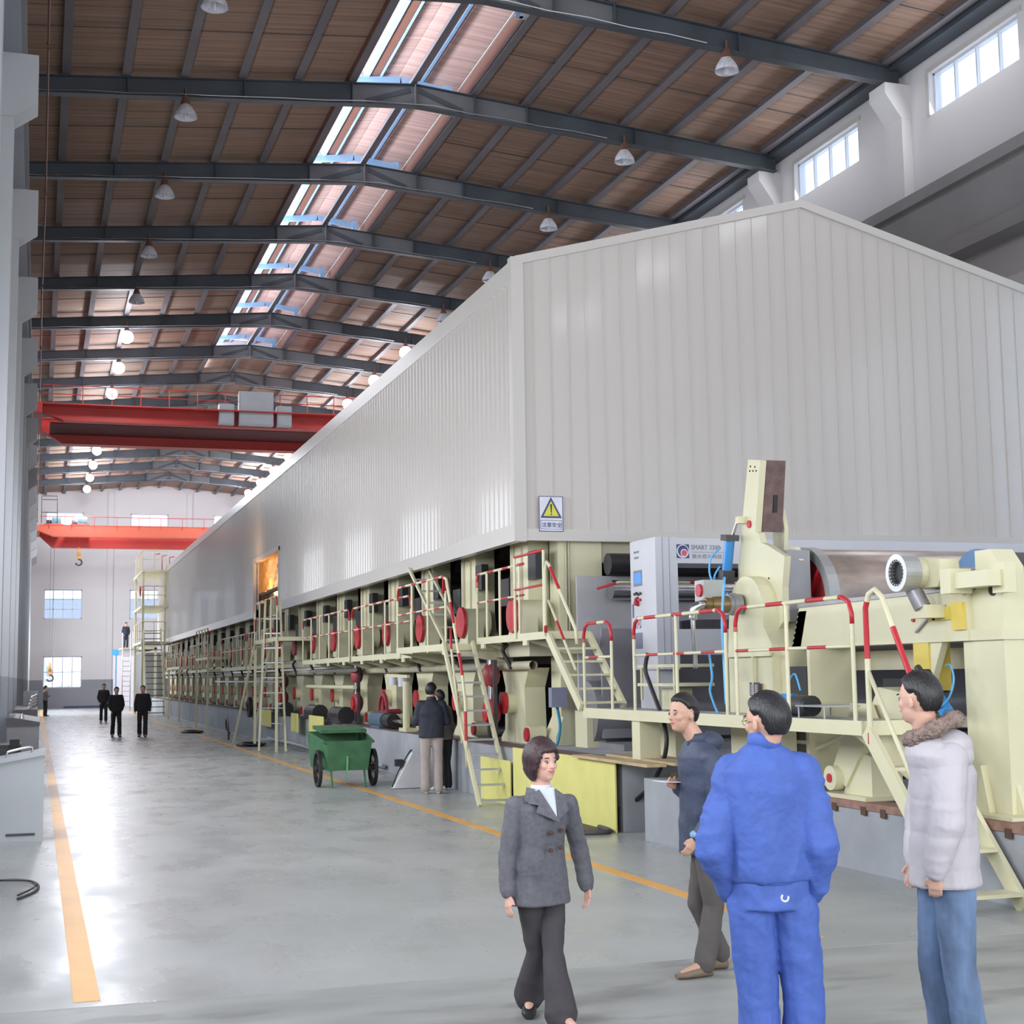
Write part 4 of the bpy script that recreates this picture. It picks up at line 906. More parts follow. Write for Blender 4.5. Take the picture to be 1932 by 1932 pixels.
mk('base_plate', G().box(7.8, 8.5, 10.6, 11.65, .66, .7), cream, t)
mk('cross_beam', G().box(8.24, 16.8, 10.95, 11.2, 2.05, 2.25).box(8.24, 16.8, 11.0, 11.2, 1.18, 1.3), cream, t)
mk('drive_box', G().box(8.6, 16.5, 11.5, 12.3, .66, 1.9), darkg, t)
mk('swing_arm', G().box(7.76, 7.92, 10.72, 11.28, 2.66, 2.80).box(7.72, 7.94, 11.2, 11.36, 2.62, 2.84).box(7.9, 8.02, 10.68, 10.85, 2.6, 2.86), cream, t)
t = thing('core_chuck', 'toothed steel chuck ring in front of the right pillar', 'machine', (7.7, 11.8, 2.65))
mk('ring', G().ring((7.55, 11.8, 2.84), (7.72, 11.8, 2.84), .175, .125, 32), M('machined_grey', (.46, .47, .47), .35, .6), t)
mk('bore', G().cyl((7.6, 11.8, 2.84), (7.62, 11.8, 2.84), .13, n=24), dark, t)
for j in range(20):
    a = j * 2 * PI / 20; c, s_ = math.cos(a), math.sin(a)
    mk('tooth', G().bar((7.6, 11.8 + .13 * c, 2.84 + .13 * s_), (7.6, 11.8 + .105 * c, 2.84 + .105 * s_), .018, .09, (1, 0, 0)), greyc, t)
mk('hub', G().cyl((7.72, 11.8, 2.84), (8.0, 11.76, 2.84), .15, n=20).prism([(11.9, 2.7), (11.52, 2.7), (11.45, 2.8), (11.47, 2.95), (11.9, 3.0)], 'x', 7.8, 8.0), cream, t)
mk('spindle', G().cyl((8.0, 11.75, 2.8), (9.5, 11.7, 2.8), .1, n=14), greyc, t)
mk('support_neck', G().cyl((7.72, 11.8, 2.7), (7.78, 11.74, 2.52), .075, .08, 14), greyc, t)
mk('neck_shoe', G().box(7.74, 7.94, 11.62, 11.9, 2.42, 2.54), cream, t)
t = thing('wound_roll', 'blue flanged dark roll behind the right pillar', 'machine', (12, 12.5, 2.3))
mk('roll', G().cyl((9.32, 12.9, 2.75), (16.5, 12.9, 2.75), .4, n=32), darkg, t)
mk('flange', G().cyl((9.2, 12.9, 2.75), (9.32, 12.9, 2.75), .43, n=32), M('flange_blue', (.10, .22, .42), .4), t)
t = thing('link_arm', 'cream slanted link arm with red pivot cap on the low plinth', 'machine', (7.85, 13.3, .67))
mk('arm', G().prism([(13.58, .9), (13.3, .78), (12.72, 1.42), (12.85, 1.62), (13.15, 1.62), (13.25, 1.4)], 'x', 7.82, 7.9), cream, t)
mk('pivot_disc', G().cyl((7.74, 13.47, .86), (7.85, 13.47, .86), .125, n=24), cream, t)
mk('red_cap', G().cyl((7.725, 13.47, .86), (7.745, 13.47, .86), .045, n=14), red, t)
mk('bearing_block', G().prism([(13.4, .7), (12.85, .7), (12.85, 1.1), (13.0, 1.12), (13.2, 1.0)], 'x', 7.85, 8.2), cream, t)
mk('base_plate', G().box(7.74, 8.3, 12.8, 13.65, .67, .71), cream, t)
mk('rod', G().cyl((7.84, 14.2, 1.05), (7.84, 13.3, 1.3), .03, n=8), cream, t)
t = thing('knee_bracket', 'cream hexagonal bracket and leaning arm above the deck', 'machine', (8.0, 12.5, 1.4))
mk('hex_block', G().prism([(12.95, 1.5), (12.95, 1.62), (12.83, 1.78), (12.3, 1.72), (12.4, 1.55), (12.45, 1.4)], 'x', 7.95, 8.2), cream, t)
mk('leaning_arm', G().prism([(12.45, 1.55), (12.1, 1.55), (11.75, 2.2), (12.1, 2.2)], 'x', 7.98, 8.05), cream, t)
mk('dark_box', G().box(8.3, 8.6, 12.6, 13.3, 1.72, 1.86), dark, t)
t = thing('pneumatic_cylinder', 'slanted blue pneumatic cylinder beside the parka man', 'cylinder', (7.8, 11.6, 1.5))
mk('barrel', G().bar((7.8, 11.78, 1.86), (7.8, 11.46, 1.56), .09, .09), bluec, t)
mk('label_plate', G().bar((7.752, 11.65, 1.74), (7.752, 11.58, 1.67), .006, .04), whitep, t)
mk('end_cap', G().bar((7.8, 11.83, 1.91), (7.8, 11.78, 1.86), .12, .12).cyl((7.8, 11.9, 1.97), (7.8, 11.82, 1.9), .035, n=10), darkg, t)
mk('blue_hose', G().tube([(7.75, 11.5, 1.6), (7.72, 11.3, 1.7), (7.72, 11.22, 1.85), (7.75, 11.3, 1.98), (7.8, 11.45, 1.98)], .009, 6), hoseb, t)
t = thing('pump_set', 'small blue and black pump on the front walkway deck', 'pump', (7.35, 13.4, 1.49))
mk('canister', G().cyl((7.4, 13.66, 1.49), (7.4, 13.66, 1.72), .075, n=14), bluec, t)
mk('tank', G().box(7.33, 7.55, 13.55, 13.85, 1.49, 1.66), M('tank_blue', (.03, .10, .2), .4), t)
mk('motor', G().cyl((7.42, 13.28, 1.6), (7.42, 13.55, 1.6), .1, n=14), darkg, t)
mk('fan_cover', G().cyl((7.42, 13.2, 1.6), (7.42, 13.28, 1.6), .105, n=14), dark, t)
mk('hose', G().tube([(7.4, 13.66, 1.72), (7.4, 13.62, 1.85), (7.4, 13.5, 1.92), (7.4, 13.4, 1.75)], .01, 6), hoseb, t)
t = thing('side_table', 'small grey shelf on thin legs beside the pump', 'table', (7.4, 12.8, 1.49))
mk('top', G().box(7.2, 7.6, 12.6, 13.15, 1.6, 1.615), galv, t)
for x, y in ((7.22, 12.62), (7.22, 13.12), (7.58, 12.62), (7.58, 13.12)): mk('leg', G().cyl((x, y, 1.49), (x, y, 1.6), .01, n=6), galv, t)

# ------------------------------------------------------------------ loose objects in the aisle
t = thing('rubbish_cart', 'green two wheeled handcart standing on the aisle near the orange line', 'cart', (5.35, 26.4, 0))
y0, y1 = 26.1, 27.5
g = G()
bx = [(4.98, y0), (5.68, y0), (5.78, y1), (4.9, y1)]; tx = [(4.93, y0 - .03), (5.75, y0 - .03), (5.86, y1 + .1), (4.84, y1 + .1)]
g.add([(x, y, .30) for x, y in bx] + [(x, y, .80 if y < 27 else .95) for x, y in tx], [(0, 3, 2, 1), (0, 1, 5, 4), (1, 2, 6, 5), (2, 3, 7, 6), (3, 0, 4, 7)])
g.add([(x * .99 + .05, y + .02 * (1 if y < 27 else -1), .34) for x, y in bx] + [(x * .99 + .05, y + .02 * (1 if y < 27 else -1), .79 if y < 27 else .94) for x, y in tx], [(0, 1, 2, 3), (4, 5, 1, 0), (5, 6, 2, 1), (6, 7, 3, 2), (7, 4, 0, 3)])
mk('tub', g, green, t)
mk('rim', G().bar((4.9, y0, .8), (5.78, y0, .8), .04, .04).bar((4.9, y0, .8), (4.84, y1 + .1, .95), .04, .04).bar((5.78, y0, .8), (5.88, y1 + .1, .95), .04, .04), green, t)
mk('lid', G().prism([(y1 - .75, 1.0), (y1 + .1, 1.06), (y1 + .1, 1.0), (y1 - .75, .94)], 'x', 4.95, 5.8), green, t)
for x in (4.85, 5.86):
    w = mk('wheel', G().ring((x - .03, 26.5, .33), (x + .03, 26.5, .33), .33, .27, 28), rubber, t)
    g = G()
    for j in range(8): a = j * PI / 4; g.bar((x, 26.5, .33), (x, 26.5 + .28 * math.cos(a), .33 + .28 * math.sin(a)), .012, .012, (1, 0, 0))
    mk('spokes', g.cyl((x - .05, 26.5, .33), (x + .05, 26.5, .33), .05, n=10), darkg, w)
mk('axle', G().cyl((4.8, 26.5, .33), (5.95, 26.5, .33), .018, n=8), darkg, t)
for x in (5.02, 5.62): mk('leg', G().bar((x, y0 + .05, .32), (x + .02, y0 - .02, 0), .04, .03, (1, 0, 0)), green, t)
mk('handle_bar', G().bar((5.3, y0 - .04, .55), (5.27, y0 - .12, .16), .05, .03, (1, 0, 0)), M('pale_green', (.15, .36, .17), .5), t)

# control cabinet at the left picture edge and grey machine boxes behind it
t = thing('control_cabinet', 'pale grey control cabinet at the lower left picture edge', 'cabinet', (-.4, 19.5, 0))
mk('body', G().prism([(-.95, 0), (.115, 0), (.115, 1.04), (-.95, .86)], 'y', 19.3, 20.1), cab, t)
mk('top', G().prism([(-.97, .86), (.13, 1.045), (.13, 1.10), (-.97, .92)], 'y', 19.27, 20.12), cab, t)
mk('base_slot', G().box(-.32, .02, 19.29, 19.3, .07, .10), darkg, t)
for y in (19.4, 19.62): mk('handle', G().tube([(-.33, y, .98), (-.33, y, 1.06), (-.3, y, 1.09), (-.06, y, 1.14), (-.03, y, 1.12), (-.03, y, 1.05)], .012, 6), steel, t)
g = G()
for j in range(6): g.cyl((-.36 + .08 * j, 19.33, .99 + .013 * j), (-.36 + .08 * j, 19.33, 1.03 + .013 * j), .008, n=6)
mk('screws', g, steel, t)
t = thing('machine_box', 'dark grey steel machine housing behind the pale cabinet at left', 'machine', (-.4, 26, 0))
grb = M('worn_grey_steel', (.17, .165, .18), .5, .2, var=.2, scale=2)
mk('body', G().box(-.45, .06, 25.9, 29.5, 0, 1.22), grb, t)
mk('top_cover', G().prism([(-.46, 1.22), (.07, 1.22), (.07, 1.28), (-.35, 1.36), (-.46, 1.36)], 'y', 25.88, 29.6), darkg, t)
mk('knob', G().cyl((-.22, 26.3, 1.3), (-.22, 26.3, 1.42), .05, .02, 8), steel, t)
t = thing('machine_box', 'taller dark machine with bright guide rods farther along the left side', 'machine', (-.4, 33, 0))
mk('body', G().box(-.45, .04, 33, 39, 0, 1.36), darkg, t)
for j in range(4): mk('guide_rod', G().cyl((-.15 + .02 * j, 33, 1.42 + .07 * j), (.02, 38.5, 1.42 + .07 * j), .02, n=8), steel, t)
mk('end_block', G().box(-.3, .05, 38.4, 38.9, 1.36, 1.72), grb, t)
t = thing('machine_box', 'black bracketed frame between the pale cabinet and the first column', 'machine', (-.7, 23.4, 0))
mk('frame', G().box(-1.3, -.28, 23.2, 24.4, 0, .95).box(-1.3, -.2, 23.3, 24.2, .95, 1.02), darkg, t)
mk('clamp', G().box(-.28, -.2, 23.4, 23.6, .75, .95).box(-.36, -.22, 23.25, 23.45, .98, 1.1), dark, t)
mk('white_cable', G().tube([(-.12, 14.2, .012), (.02, 14.6, .012), (.06, 15.0, .012), (.0, 15.35, .014), (-.14, 15.5, .02), (-.3, 15.5, .02)], .012, 6).tube([(-.12, 14.3, .03), (.0, 14.7, .03), (.03, 15.0, .03), (-.04, 15.3, .03), (-.3, 15.42, .03)], .010, 6), darkg, label='thin grey cable loop on the floor at the left picture edge', cat='cable')
# cable coils
def coil(x, y, r, n, lab):
    pts = []
    for j in range(n * 18):
        a = j * 2 * PI / 18; rr = r * (.72 + .28 * math.sin(j * .37)); pts.append((x + rr * math.cos(a), y + rr * 2.2 * math.sin(a), .025 + .02 * (j // 18) * .6))
    mk('cable_coil', G().tube(pts, .024, 5), rubber, label=lab, cat='cable coil')
coil(5.95, 43.5, .45, 5, 'black cable coil on the floor in front of the stepladder')
coil(5.45, 55.5, .45, 4, 'black cable coil on the floor farther from the camera')
mk('cable_loop', G().tube([(5.9, 48, .03), (6.0, 49, .45), (6.15, 50.5, .62), (6.3, 52, .5), (6.45, 53, .2), (6.6, 53.4, .03)], .03, 6), rubber, label='black cable arching up from the floor beyond the stepladder', cat='cable')
mk('dark_mat', G().box(6.25, 6.85, 17.2, 18.6, .0, .012).tube([(6.3, 17.1, .03), (6.5, 17.0, .03), (6.75, 17.1, .03), (6.8, 17.6, .03)], .03, 6), M('mat_brown', (.09, .08, .08), .7), label='dark rubber mat on the floor at the foot of the long yellow board', cat='mat')
t = thing('tyre', 'black tyre leaning against the plinth beyond the stepladder', 'tyre', (6.85, 52, 0.3))
mk('tread_ring', G().ring((6.78, 50, 1.0), (6.9, 50, 1.0), .34, .15, 24), rubber, t)
mk('drain_pipe', G().cyl((6.86, 30, .12), (6.86, 46, .12), .045, n=8), galv, label='pale pipe along the foot of the plinth behind the green cart', cat='pipe')
t = thing('white_case', 'white foam case leaning beside the legs of the man in beige trousers', 'case', (6.3, 25.3, 0))
mk('case_body', G().prism([(5.98, .01), (6.62, .01), (6.58, .5), (6.32, .62)], 'y', 25.35, 25.6), M('white_foam', (.68, .68, .70), .7), t)
mk('handle', G().tube([(5.98, 25.5, .02), (6.1, 25.5, .3), (6.28, 25.5, .6), (6.34, 25.5, .66)], .015, 6).box(6.05, 6.17, 25.45, 25.6, .38, .5), dark, t)

# stair tower at the far end of the machine
t = thing('stair_tower', 'tall cream stair tower at the far end of the hood', 'stairs', (6.2, 83, 0))
for x in (5.72, 6.66): mk('stringer', G().bar((x, 82, 0), (x - .1, 84.5, 4.8), .09, .1, (0, 1, 0)), cream, t)
for j in range(15):
    f = (j + .6) / 15.4; mk('tread', G().box(5.74 - .1 * f, 6.64 - .1 * f, 82 + 2.5 * f - .1, 82 + 2.5 * f + .1, 4.8 * f - .02, 4.8 * f + .02), darkg, t)
for z in (4.1, 6.1, 8.1):
    mk('landing', G().box(5.5, 6.88, 84.4, 92, z - .12, z), cream, t)
    q = mk('railing', striped([(5.55, 84.5, z + 1.1), (5.55, 91.5, z + 1.1)], .03, per=1.2, redl=.5).cyl((5.5, 84.5, z + 1.1), (6.9, 84.5, z + 1.1), .03, n=6).cyl((5.5, 84.5, z + .6), (6.9, 84.5, z + .6), .025, n=6), RM, t)
    for x, y in ((5.55, 84.5), (6.2, 84.5), (6.85, 84.5), (5.55, 86.5), (5.55, 88.5), (5.55, 90.5)): mk('post', G().cyl((x, y, z), (x, y, z + 1.1), .025, n=6), cream, q)
for x, y in ((5.6, 84.6), (5.6, 91), (6.8, 84.6)): mk('tower_post', G().box(x - .06, x + .06, y - .06, y + .06, 0, 8.0), cream, t)
mk('handwheel', G().ring((5.4, 84.4, 6.9), (5.46, 84.4, 6.9), .3, .24, 18), red, t)
g = G()
for j in range(4): g.tube([(6.3 + j * .5, 86 + j, 8.1), (6.3 + j * .5, 86 + j, 9.1), (6.6 + j * .5, 86 + j, 9.15)], .03, 6)
mk('top_railing', g, red, t)
t = thing('wet_end_frame', 'grey machine tower with ladder beyond the stair tower', 'machine', (6.6, 98, 0))
mk('frame', G().box(6.3, 6.45, 96, 96.15, 0, 4.0).box(7.1, 7.25, 96, 96.15, 0, 4.0).box(6.3, 7.25, 96, 104, 3.9, 4.05), creamd, t)
mk('body', G().box(6.6, 12, 97, 106, 0, 3.7), M('wet_end_grey', (.25, .26, .25), .5, .2), t)
mk('deck', G().box(5.2, 7.4, 98, 102, 3.95, 4.05), creamd, t)
for x in (5.25, 5.75): mk('ladder_rail', G().cyl((x, 98, 0), (x, 98, 5.0), .03, n=6), steel, t)
for j in range(12): mk('rung', G().cyl((5.25, 98, .3 + .32 * j), (5.75, 98, .3 + .32 * j), .018, n=5), steel, t)
mk('deck_rail', G().cyl((5.9, 98, 5.1), (7.3, 98, 5.1), .025, n=6).cyl((5.9, 98, 4.6), (7.3, 98, 4.6), .02, n=6).cyl((5.9, 98, 4.05), (5.9, 98, 5.1), .025, n=6).cyl((6.6, 98, 4.05), (6.6, 98, 5.1), .025, n=6), steel, t)
mk('blue_tank', G().box(5.05, 5.55, 108, 108.5, 3.75, 4.15).cyl((5.35, 108.2, 0), (5.35, 108.2, 3.75), .05, n=8), hoseb, label='small blue box on a post beside the far doorway', cat='box')

# ------------------------------------------------------------------ people
def ev(o):
    bpy.context.view_layer.update()
    return bpy.data.meshes.new_from_object(o.evaluated_get(bpy.context.evaluated_depsgraph_get()))
def remesh(g, vox, smooth=3, og=V((0, 0, 0))):
    me = bpy.data.meshes.new('tmp'); me.from_pydata([tuple(p - og) for p in g.v], [], g.f); o = bpy.data.objects.new('tmp', me); COL.objects.link(o)
    r = o.modifiers.new('r', 'REMESH'); r.mode = 'VOXEL'; r.voxel_size = vox; r.use_smooth_shade = True
    if smooth: s_ = o.modifiers.new('s', 'SMOOTH'); s_.iterations = smooth; s_.factor = .5
    m2 = ev(o); bpy.data.objects.remove(o); bpy.data.meshes.remove(me); return m2
def finish(name, me, mats, parent, wr=None, colorf=None):
    """wr(p, n) -> displacement; returns linked object"""
    if wr:
        ns = [v.normal.copy() for v in me.vertices]
        for v, n in zip(me.vertices, ns): v.co += n * wr(v.co, n)
    me.materials.clear()
    for q in (mats if isinstance(mats, list) else [mats]): me.materials.append(q)
    me.polygons.foreach_set('use_smooth', [True] * len(me.polygons))
    if colorf:
        for p in me.polygons: p.material_index = colorf(p.center)
    me.update(); o = bpy.data.objects.new(name, me); COL.objects.link(o); o.parent = parent; ORG[o] = ORG[parent]; return o
def caps(g, a, b_, ra, rb, n=14, k=5):
    """tapered capsule with round ends"""
    a, b_ = V(a), V(b_); d = (b_ - a); L = d.length; d.normalize(); x = d.orthogonal().normalized(); y = d.cross(x); rings = []
    for i in range(k): t_ = -PI / 2 + PI / 2 * i / k + .02; rings.append((a + d * (ra * math.sin(t_)), ra * math.cos(t_)))
    rings.append((a, ra)); rings.append((b_, rb))
    for i in range(1, k + 1): t_ = PI / 2 * i / k - .02; rings.append((b_ + d * (rb * math.sin(t_)), rb * math.cos(t_)))
    g.loft([[c + (x * math.cos(2 * PI * j / n) + y * math.sin(2 * PI * j / n)) * max(r, .001) for j in range(n)] for c, r in rings]); return g
def tloft(g, secs, lat, fwd, n=20, p=2.3):
    """torso loft: secs = (centre, half width, half depth)"""
    g.loft([[V(c) + lat * (math.copysign(abs(math.cos(2 * PI * j / n)) ** (2 / p), math.cos(2 * PI * j / n)) * w) + fwd * (math.copysign(abs(math.sin(2 * PI * j / n)) ** (2 / p), math.sin(2 * PI * j / n)) * d) for j in range(n)] for c, w, d in secs]); return g
def hand(g, wr_, tip, palm_n, k=1., curl=.5, side=1):
    wr_, tip = V(wr_), V(tip); d = (tip - wr_).normalized(); s_ = d.cross(V(palm_n)).normalized(); pn = s_.cross(d)
    pc = wr_ + d * .045 * k
    tloft(g, [(wr_, .024 * k, .018 * k), (wr_ + d * .03 * k, .034 * k, .017 * k), (wr_ + d * .085 * k, .041 * k, .014 * k), (wr_ + d * .095 * k, .038 * k, .011 * k)], s_, pn, 12)
    for i, (off, L) in enumerate(((-.03, .068), (-.01, .078), (.01, .074), (.029, .058))):
        b0 = wr_ + d * .088 * k + s_ * off * k; q1 = b0 + (d * math.cos(curl * .5) + pn * math.sin(curl * .5)) * L * .45 * k
        q2 = q1 + (d * math.cos(curl) + pn * math.sin(curl)) * L * .3 * k; q3 = q2 + (d * math.cos(curl * 1.6) + pn * math.sin(curl * 1.6)) * L * .25 * k
        caps(g, b0, q1, .0088 * k, .0082 * k, 8, 2); caps(g, q1, q2, .0082 * k, .0076 * k, 8, 2); caps(g, q2, q3, .0076 * k, .0068 * k, 8, 2)
    b0 = wr_ + d * .025 * k - s_ * .026 * k * side; q1 = b0 + (d * .75 - s_ * .55 * side + pn * .25).normalized() * .038 * k; q2 = q1 + (d * .93 - s_ * .15 * side + pn * .25).normalized() * .03 * k
    caps(g, b0, q1, .0125 * k, .0105 * k, 8, 2); caps(g, q1, q2, .0105 * k, .008 * k, 8, 2)
def fr(d, up=V((0, 0, 1))):
    d = V(d).normalized(); s_ = d.cross(up).normalized(); return s_, d, s_.cross(d)   # right, forward, up
def nz(p, s_=8, a=1): return noise.noise(p * s_) * a

def person(J, label, face, torso, k=1., vox=.008, hair='short', hairc=(.012, .011, .012), skin=skinm, pose_hands=True, group=None,
           top=None, bottom=None, shoe=None, extra=None, sm=3, handcurl=.6):
    """J: joints in world space; face/torso: horizontal unit directions of head and chest"""
    J = {a: V(b_) for a, b_ in J.items()}
    gx = (J['anl'] + J['anr']) / 2; og = V((gx.x, gx.y, 0 if gx.z < 1 else gx.z - .08))
    for s_ in 'lr':
        if og.z == 0: J['an' + s_].z = max(J['an' + s_].z, .075); J['to' + s_].z = max(min(J['to' + s_].z, J['an' + s_].z), .03)
    R = thing('person', label, 'person', og, group)
    J = {a: b_ - og for a, b_ in J.items()}; ORG[R] = V((0, 0, 0))            # work in local coordinates
    lat, fw, up = fr(torso); hl, hf, hu = fr(face)
    g = G(); H = J['head']
    # head
    hk = k * 1.03
    rot = Matrix((hl, hf, hu)).transposed()
    g.ell(H + hu * .018 * hk, (.076 * hk, .094 * hk, .106 * hk), 20, rot=rot)
    g.ell(H + hf * .022 * hk - hu * .045 * hk, (.060 * hk, .070 * hk, .075 * hk), 18, rot=rot)
    g.ell(H + hf * .062 * hk - hu * .088 * hk, (.027 * hk, .024 * hk, .022 * hk), 12, rot=rot)          # chin
    g.ell(H + hf * .078 * hk + hu * .018 * hk, (.048 * hk, .016 * hk, .016 * hk), 12, rot=rot)           # brow
    caps(g, H + hf * .088 * hk + hu * .006 * hk, H + hf * .103 * hk - hu * .026 * hk, .0075 * hk, .0125 * hk, 10, 3)    # nose
    for s_ in (-1, 1):
        g.ell(H + hf * .098 * hk - hu * .03 * hk + hl * s_ * .011 * hk, (.008 * hk, .009 * hk, .007 * hk), 8, rot=rot)
        g.ell(H + hf * .060 * hk - hu * .022 * hk + hl * s_ * .036 * hk, (.024 * hk, .028 * hk, .026 * hk), 12, rot=rot)       # cheek
        g.ell(H - hf * .004 * hk - hu * .012 * hk + hl * s_ * .082 * hk, (.0085 * hk, .017 * hk, .028 * hk), 12, rot=rot @ Matrix.Rotation(s_ * .35, 3, 'Z'))   # ear
    g.ell(H + hf * .084 * hk - hu * .050 * hk, (.024 * hk, .012 * hk, .0065 * hk), 10, rot=rot)          # upper lip
    g.ell(H + hf * .083 * hk - hu * .061 * hk, (.020 * hk, .012 * hk, .0065 * hk), 10, rot=rot)
    caps(g, H - hu * .05 * hk - hf * .012 * hk, J['neck'] - up * .02, .054 * hk, .062 * hk)
    # slim body under the clothes
    P, N, Cn = J['pelvis'], J['neck'], J['chest']
    tloft(g, [(P - up * .02 * k, .13 * k, .085 * k), (P.lerp(Cn, .5), .12 * k, .08 * k), (Cn, .15 * k, .095 * k), (Cn.lerp(N, .6), .14 * k, .08 * k), (N, .06 * k, .06 * k)], lat, fw)
    for s_ in 'lr':
        caps(g, J['sh' + s_], J['el' + s_], .044 * k, .038 * k); caps(g, J['el' + s_], J['wr' + s_], .036 * k, .025 * k); caps(g, Cn.lerp(N, .5), J['sh' + s_], .05 * k, .045 * k)
        caps(g, P, J['hi' + s_], .08 * k, .08 * k); caps(g, J['hi' + s_], J['kn' + s_], .075 * k, .05 * k); caps(g, J['kn' + s_], J['an' + s_], .048 * k, .034 * k); caps(g, J['an' + s_], J['to' + s_], .036 * k, .026 * k)
        hand(g, J['wr' + s_], J['ha' + s_], -fw if s_ == 'x' else (-lat if s_ == 'r' else lat) if (J['shr'] - J['shl']).dot(lat) > 0 else (lat if s_ == 'r' else -lat), k * .88, handcurl, 1 if s_ == 'r' else -1)
    me = remesh(g, min(vox, .006) if vox < .012 else vox, 4)
    finish('body', me, skin, R)
    # eyes, brows, lips
    if vox < .012:
        for s_ in (-1, 1):
            e = mk('eye', G().ell(H + hf * .0825 * hk - hu * .001 * hk + hl * s_ * .031 * hk, (.0125 * hk, .007 * hk, .0062 * hk), 10, rot=rot), M('eye_white', (.45, .42, .40), .3), R)
            mk('iris', G().ell(H + hf * .0885 * hk - hu * .001 * hk + hl * s_ * .031 * hk, (.0066 * hk, .004 * hk, .0062 * hk), 8, rot=rot), dark, e)
            mk('eyelid', G().tube([H + hf * .085 * hk + hu * (.006 + .002 * (1 - abs(q))) * hk + hl * (s_ * .031 + .014 * q) * hk - hf * abs(q) * .004 for q in (-1, -.5, 0, .5, 1)], .0022, 5), M('lash', (.03, .02, .02), .6), R)
            mk('eyebrow', G().tube([H + hf * .0925 * hk + hu * (.022 + .003 * (1 - abs(q))) * hk + hl * (s_ * .032 + .017 * q) * hk - hf * abs(q) * .005 for q in (-1, -.5, 0, .5, 1)], .0035, 5), M('brow_hair', (.035, .025, .022), .7), R)
        mk('lips', G().tube([H + hf * (.0955 - .012 * q * q) * hk + hu * (-.0555 + .006 * q * q) * hk + hl * .024 * q * hk for q in (-1, -.6, -.2, .2, .6, 1)], .0052, 6, rad=[.002, .0048, .0055, .0055, .0048, .002]), M('lips', (.52, .15, .15), .4), R)
    # hair
    gh = G(); n1, n2 = (40, 48) if vox < .012 else (16, 20); vs_ = []
    for i in range(n1 + 1):
        th = PI * i / n1
        for j in range(n2):
            ph = 2 * PI * j / n2; d = V((math.sin(th) * math.cos(ph), math.sin(th) * math.sin(ph), math.cos(th)))   # x right, y forward, z up
            el = math.degrees(math.asin(max(-1, min(1, d.z)))); az = abs(math.degrees(math.atan2(d.x, d.y)))         # az 0 = face
            base = V((d.x * .088, d.y * .107, d.z * .112))
            if hair == 'bob':
                lim = 22 if az < 36 else 22 - (az - 36) * 2.1 if az < 76 else -63
                if d.x < 0 and az < 120: lim = max(lim, -6)
                thick = 1.20 if az > 60 else 1.12; low = -75
            elif hair == 'buzz':
                lim = 36 - 0 * az if az < 50 else 36 - (az - 50) * .9 if az < 85 else -2 - (az - 85) * .8; thick = 1.04; low = -60
            else:
                lim = 36 if az < 48 else 36 - (az - 48) * .8 if az < 80 else 10 if az < 102 else 10 - (az - 102) * 2.2; thick = 1.03 + .05 * max(0, d.z); low = -42
            lim = max(lim, low)
            f = max(0, min(1, (el - lim) / 7 + .5))
            tip = noise.noise(V((ph * 9, 0, 3))) * 5
            f = max(0, min(1, (el - lim - tip) / 7 + .5))
            r = .80 + (thick - .80) * f
            if hair != 'bob': r *= 1 - .05 * max(0, min(1, -el / 40)) * f
            r *= 1 + .02 * noise.noise(V((ph * 11, th * 1.5, 0))) * f
            if hair == 'bob' and az > 60 and el < -20: base = V((base.x * 1.08, base.y * 1.0, base.z * 1.12))
            q = base * r + V((0, -.004, .016)); vs_.append(H + (hl * q.x + hf * q.y + hu * q.z) * hk)
    gh.add(vs_, [(i * n2 + j, (i + 1) * n2 + j, (i + 1) * n2 + (j + 1) % n2, i * n2 + (j + 1) % n2) for i in range(n1) for j in range(n2)], 0, True)
    mk('hair', gh, M('hair_%d' % int(hairc[0] * 1000), hairc, .42, var=.5, scale=70, stretch=(1, 1, .15), bump=.5, bscale=160), R)
    # trousers
    b_ = dict(col=M('x', (.1, .1, .1)), thigh=.088, knee=.068, hem=.07, hip=.16, hipd=.115, amp=.006); b_.update(bottom or {})
    g = G()
    tloft(g, [(P + up * .10 * k, b_['hip'] * .92 * k, b_['hipd'] * .92 * k), (P + up * .02 * k, b_['hip'] * k, b_['hipd'] * k), (P - up * .09 * k, b_['hip'] * .98 * k, b_['hipd'] * k)], lat, fw)
    for s_ in 'lr':
        caps(g, J['hi' + s_], J['kn' + s_], b_['thigh'] * k, b_['knee'] * k)
        e = J['an' + s_] + V((0, 0, .0)); kn = J['kn' + s_]
        caps(g, kn, kn.lerp(e, .5), b_['knee'] * k, (b_['knee'] + b_['hem']) / 2 * k); caps(g, kn.lerp(e, .5), e + V((0, 0, .005)), (b_['knee'] + b_['hem']) / 2 * k, b_['hem'] * k, k=2)
    me = remesh(g, vox, sm)
    def wr(p, n): return b_['amp'] * (.7 * noise.noise(V((p.x * 9, p.y * 9, p.z * 12 + p.x * 8))) + .6 * (1 - 2.2 * abs(noise.noise(V((p.x * 7 + p.z * 2, p.y * 7, p.z * 5.5))))) + .25 * noise.noise(p * 35))
    finish('trousers', me, b_['col'], R, wr)
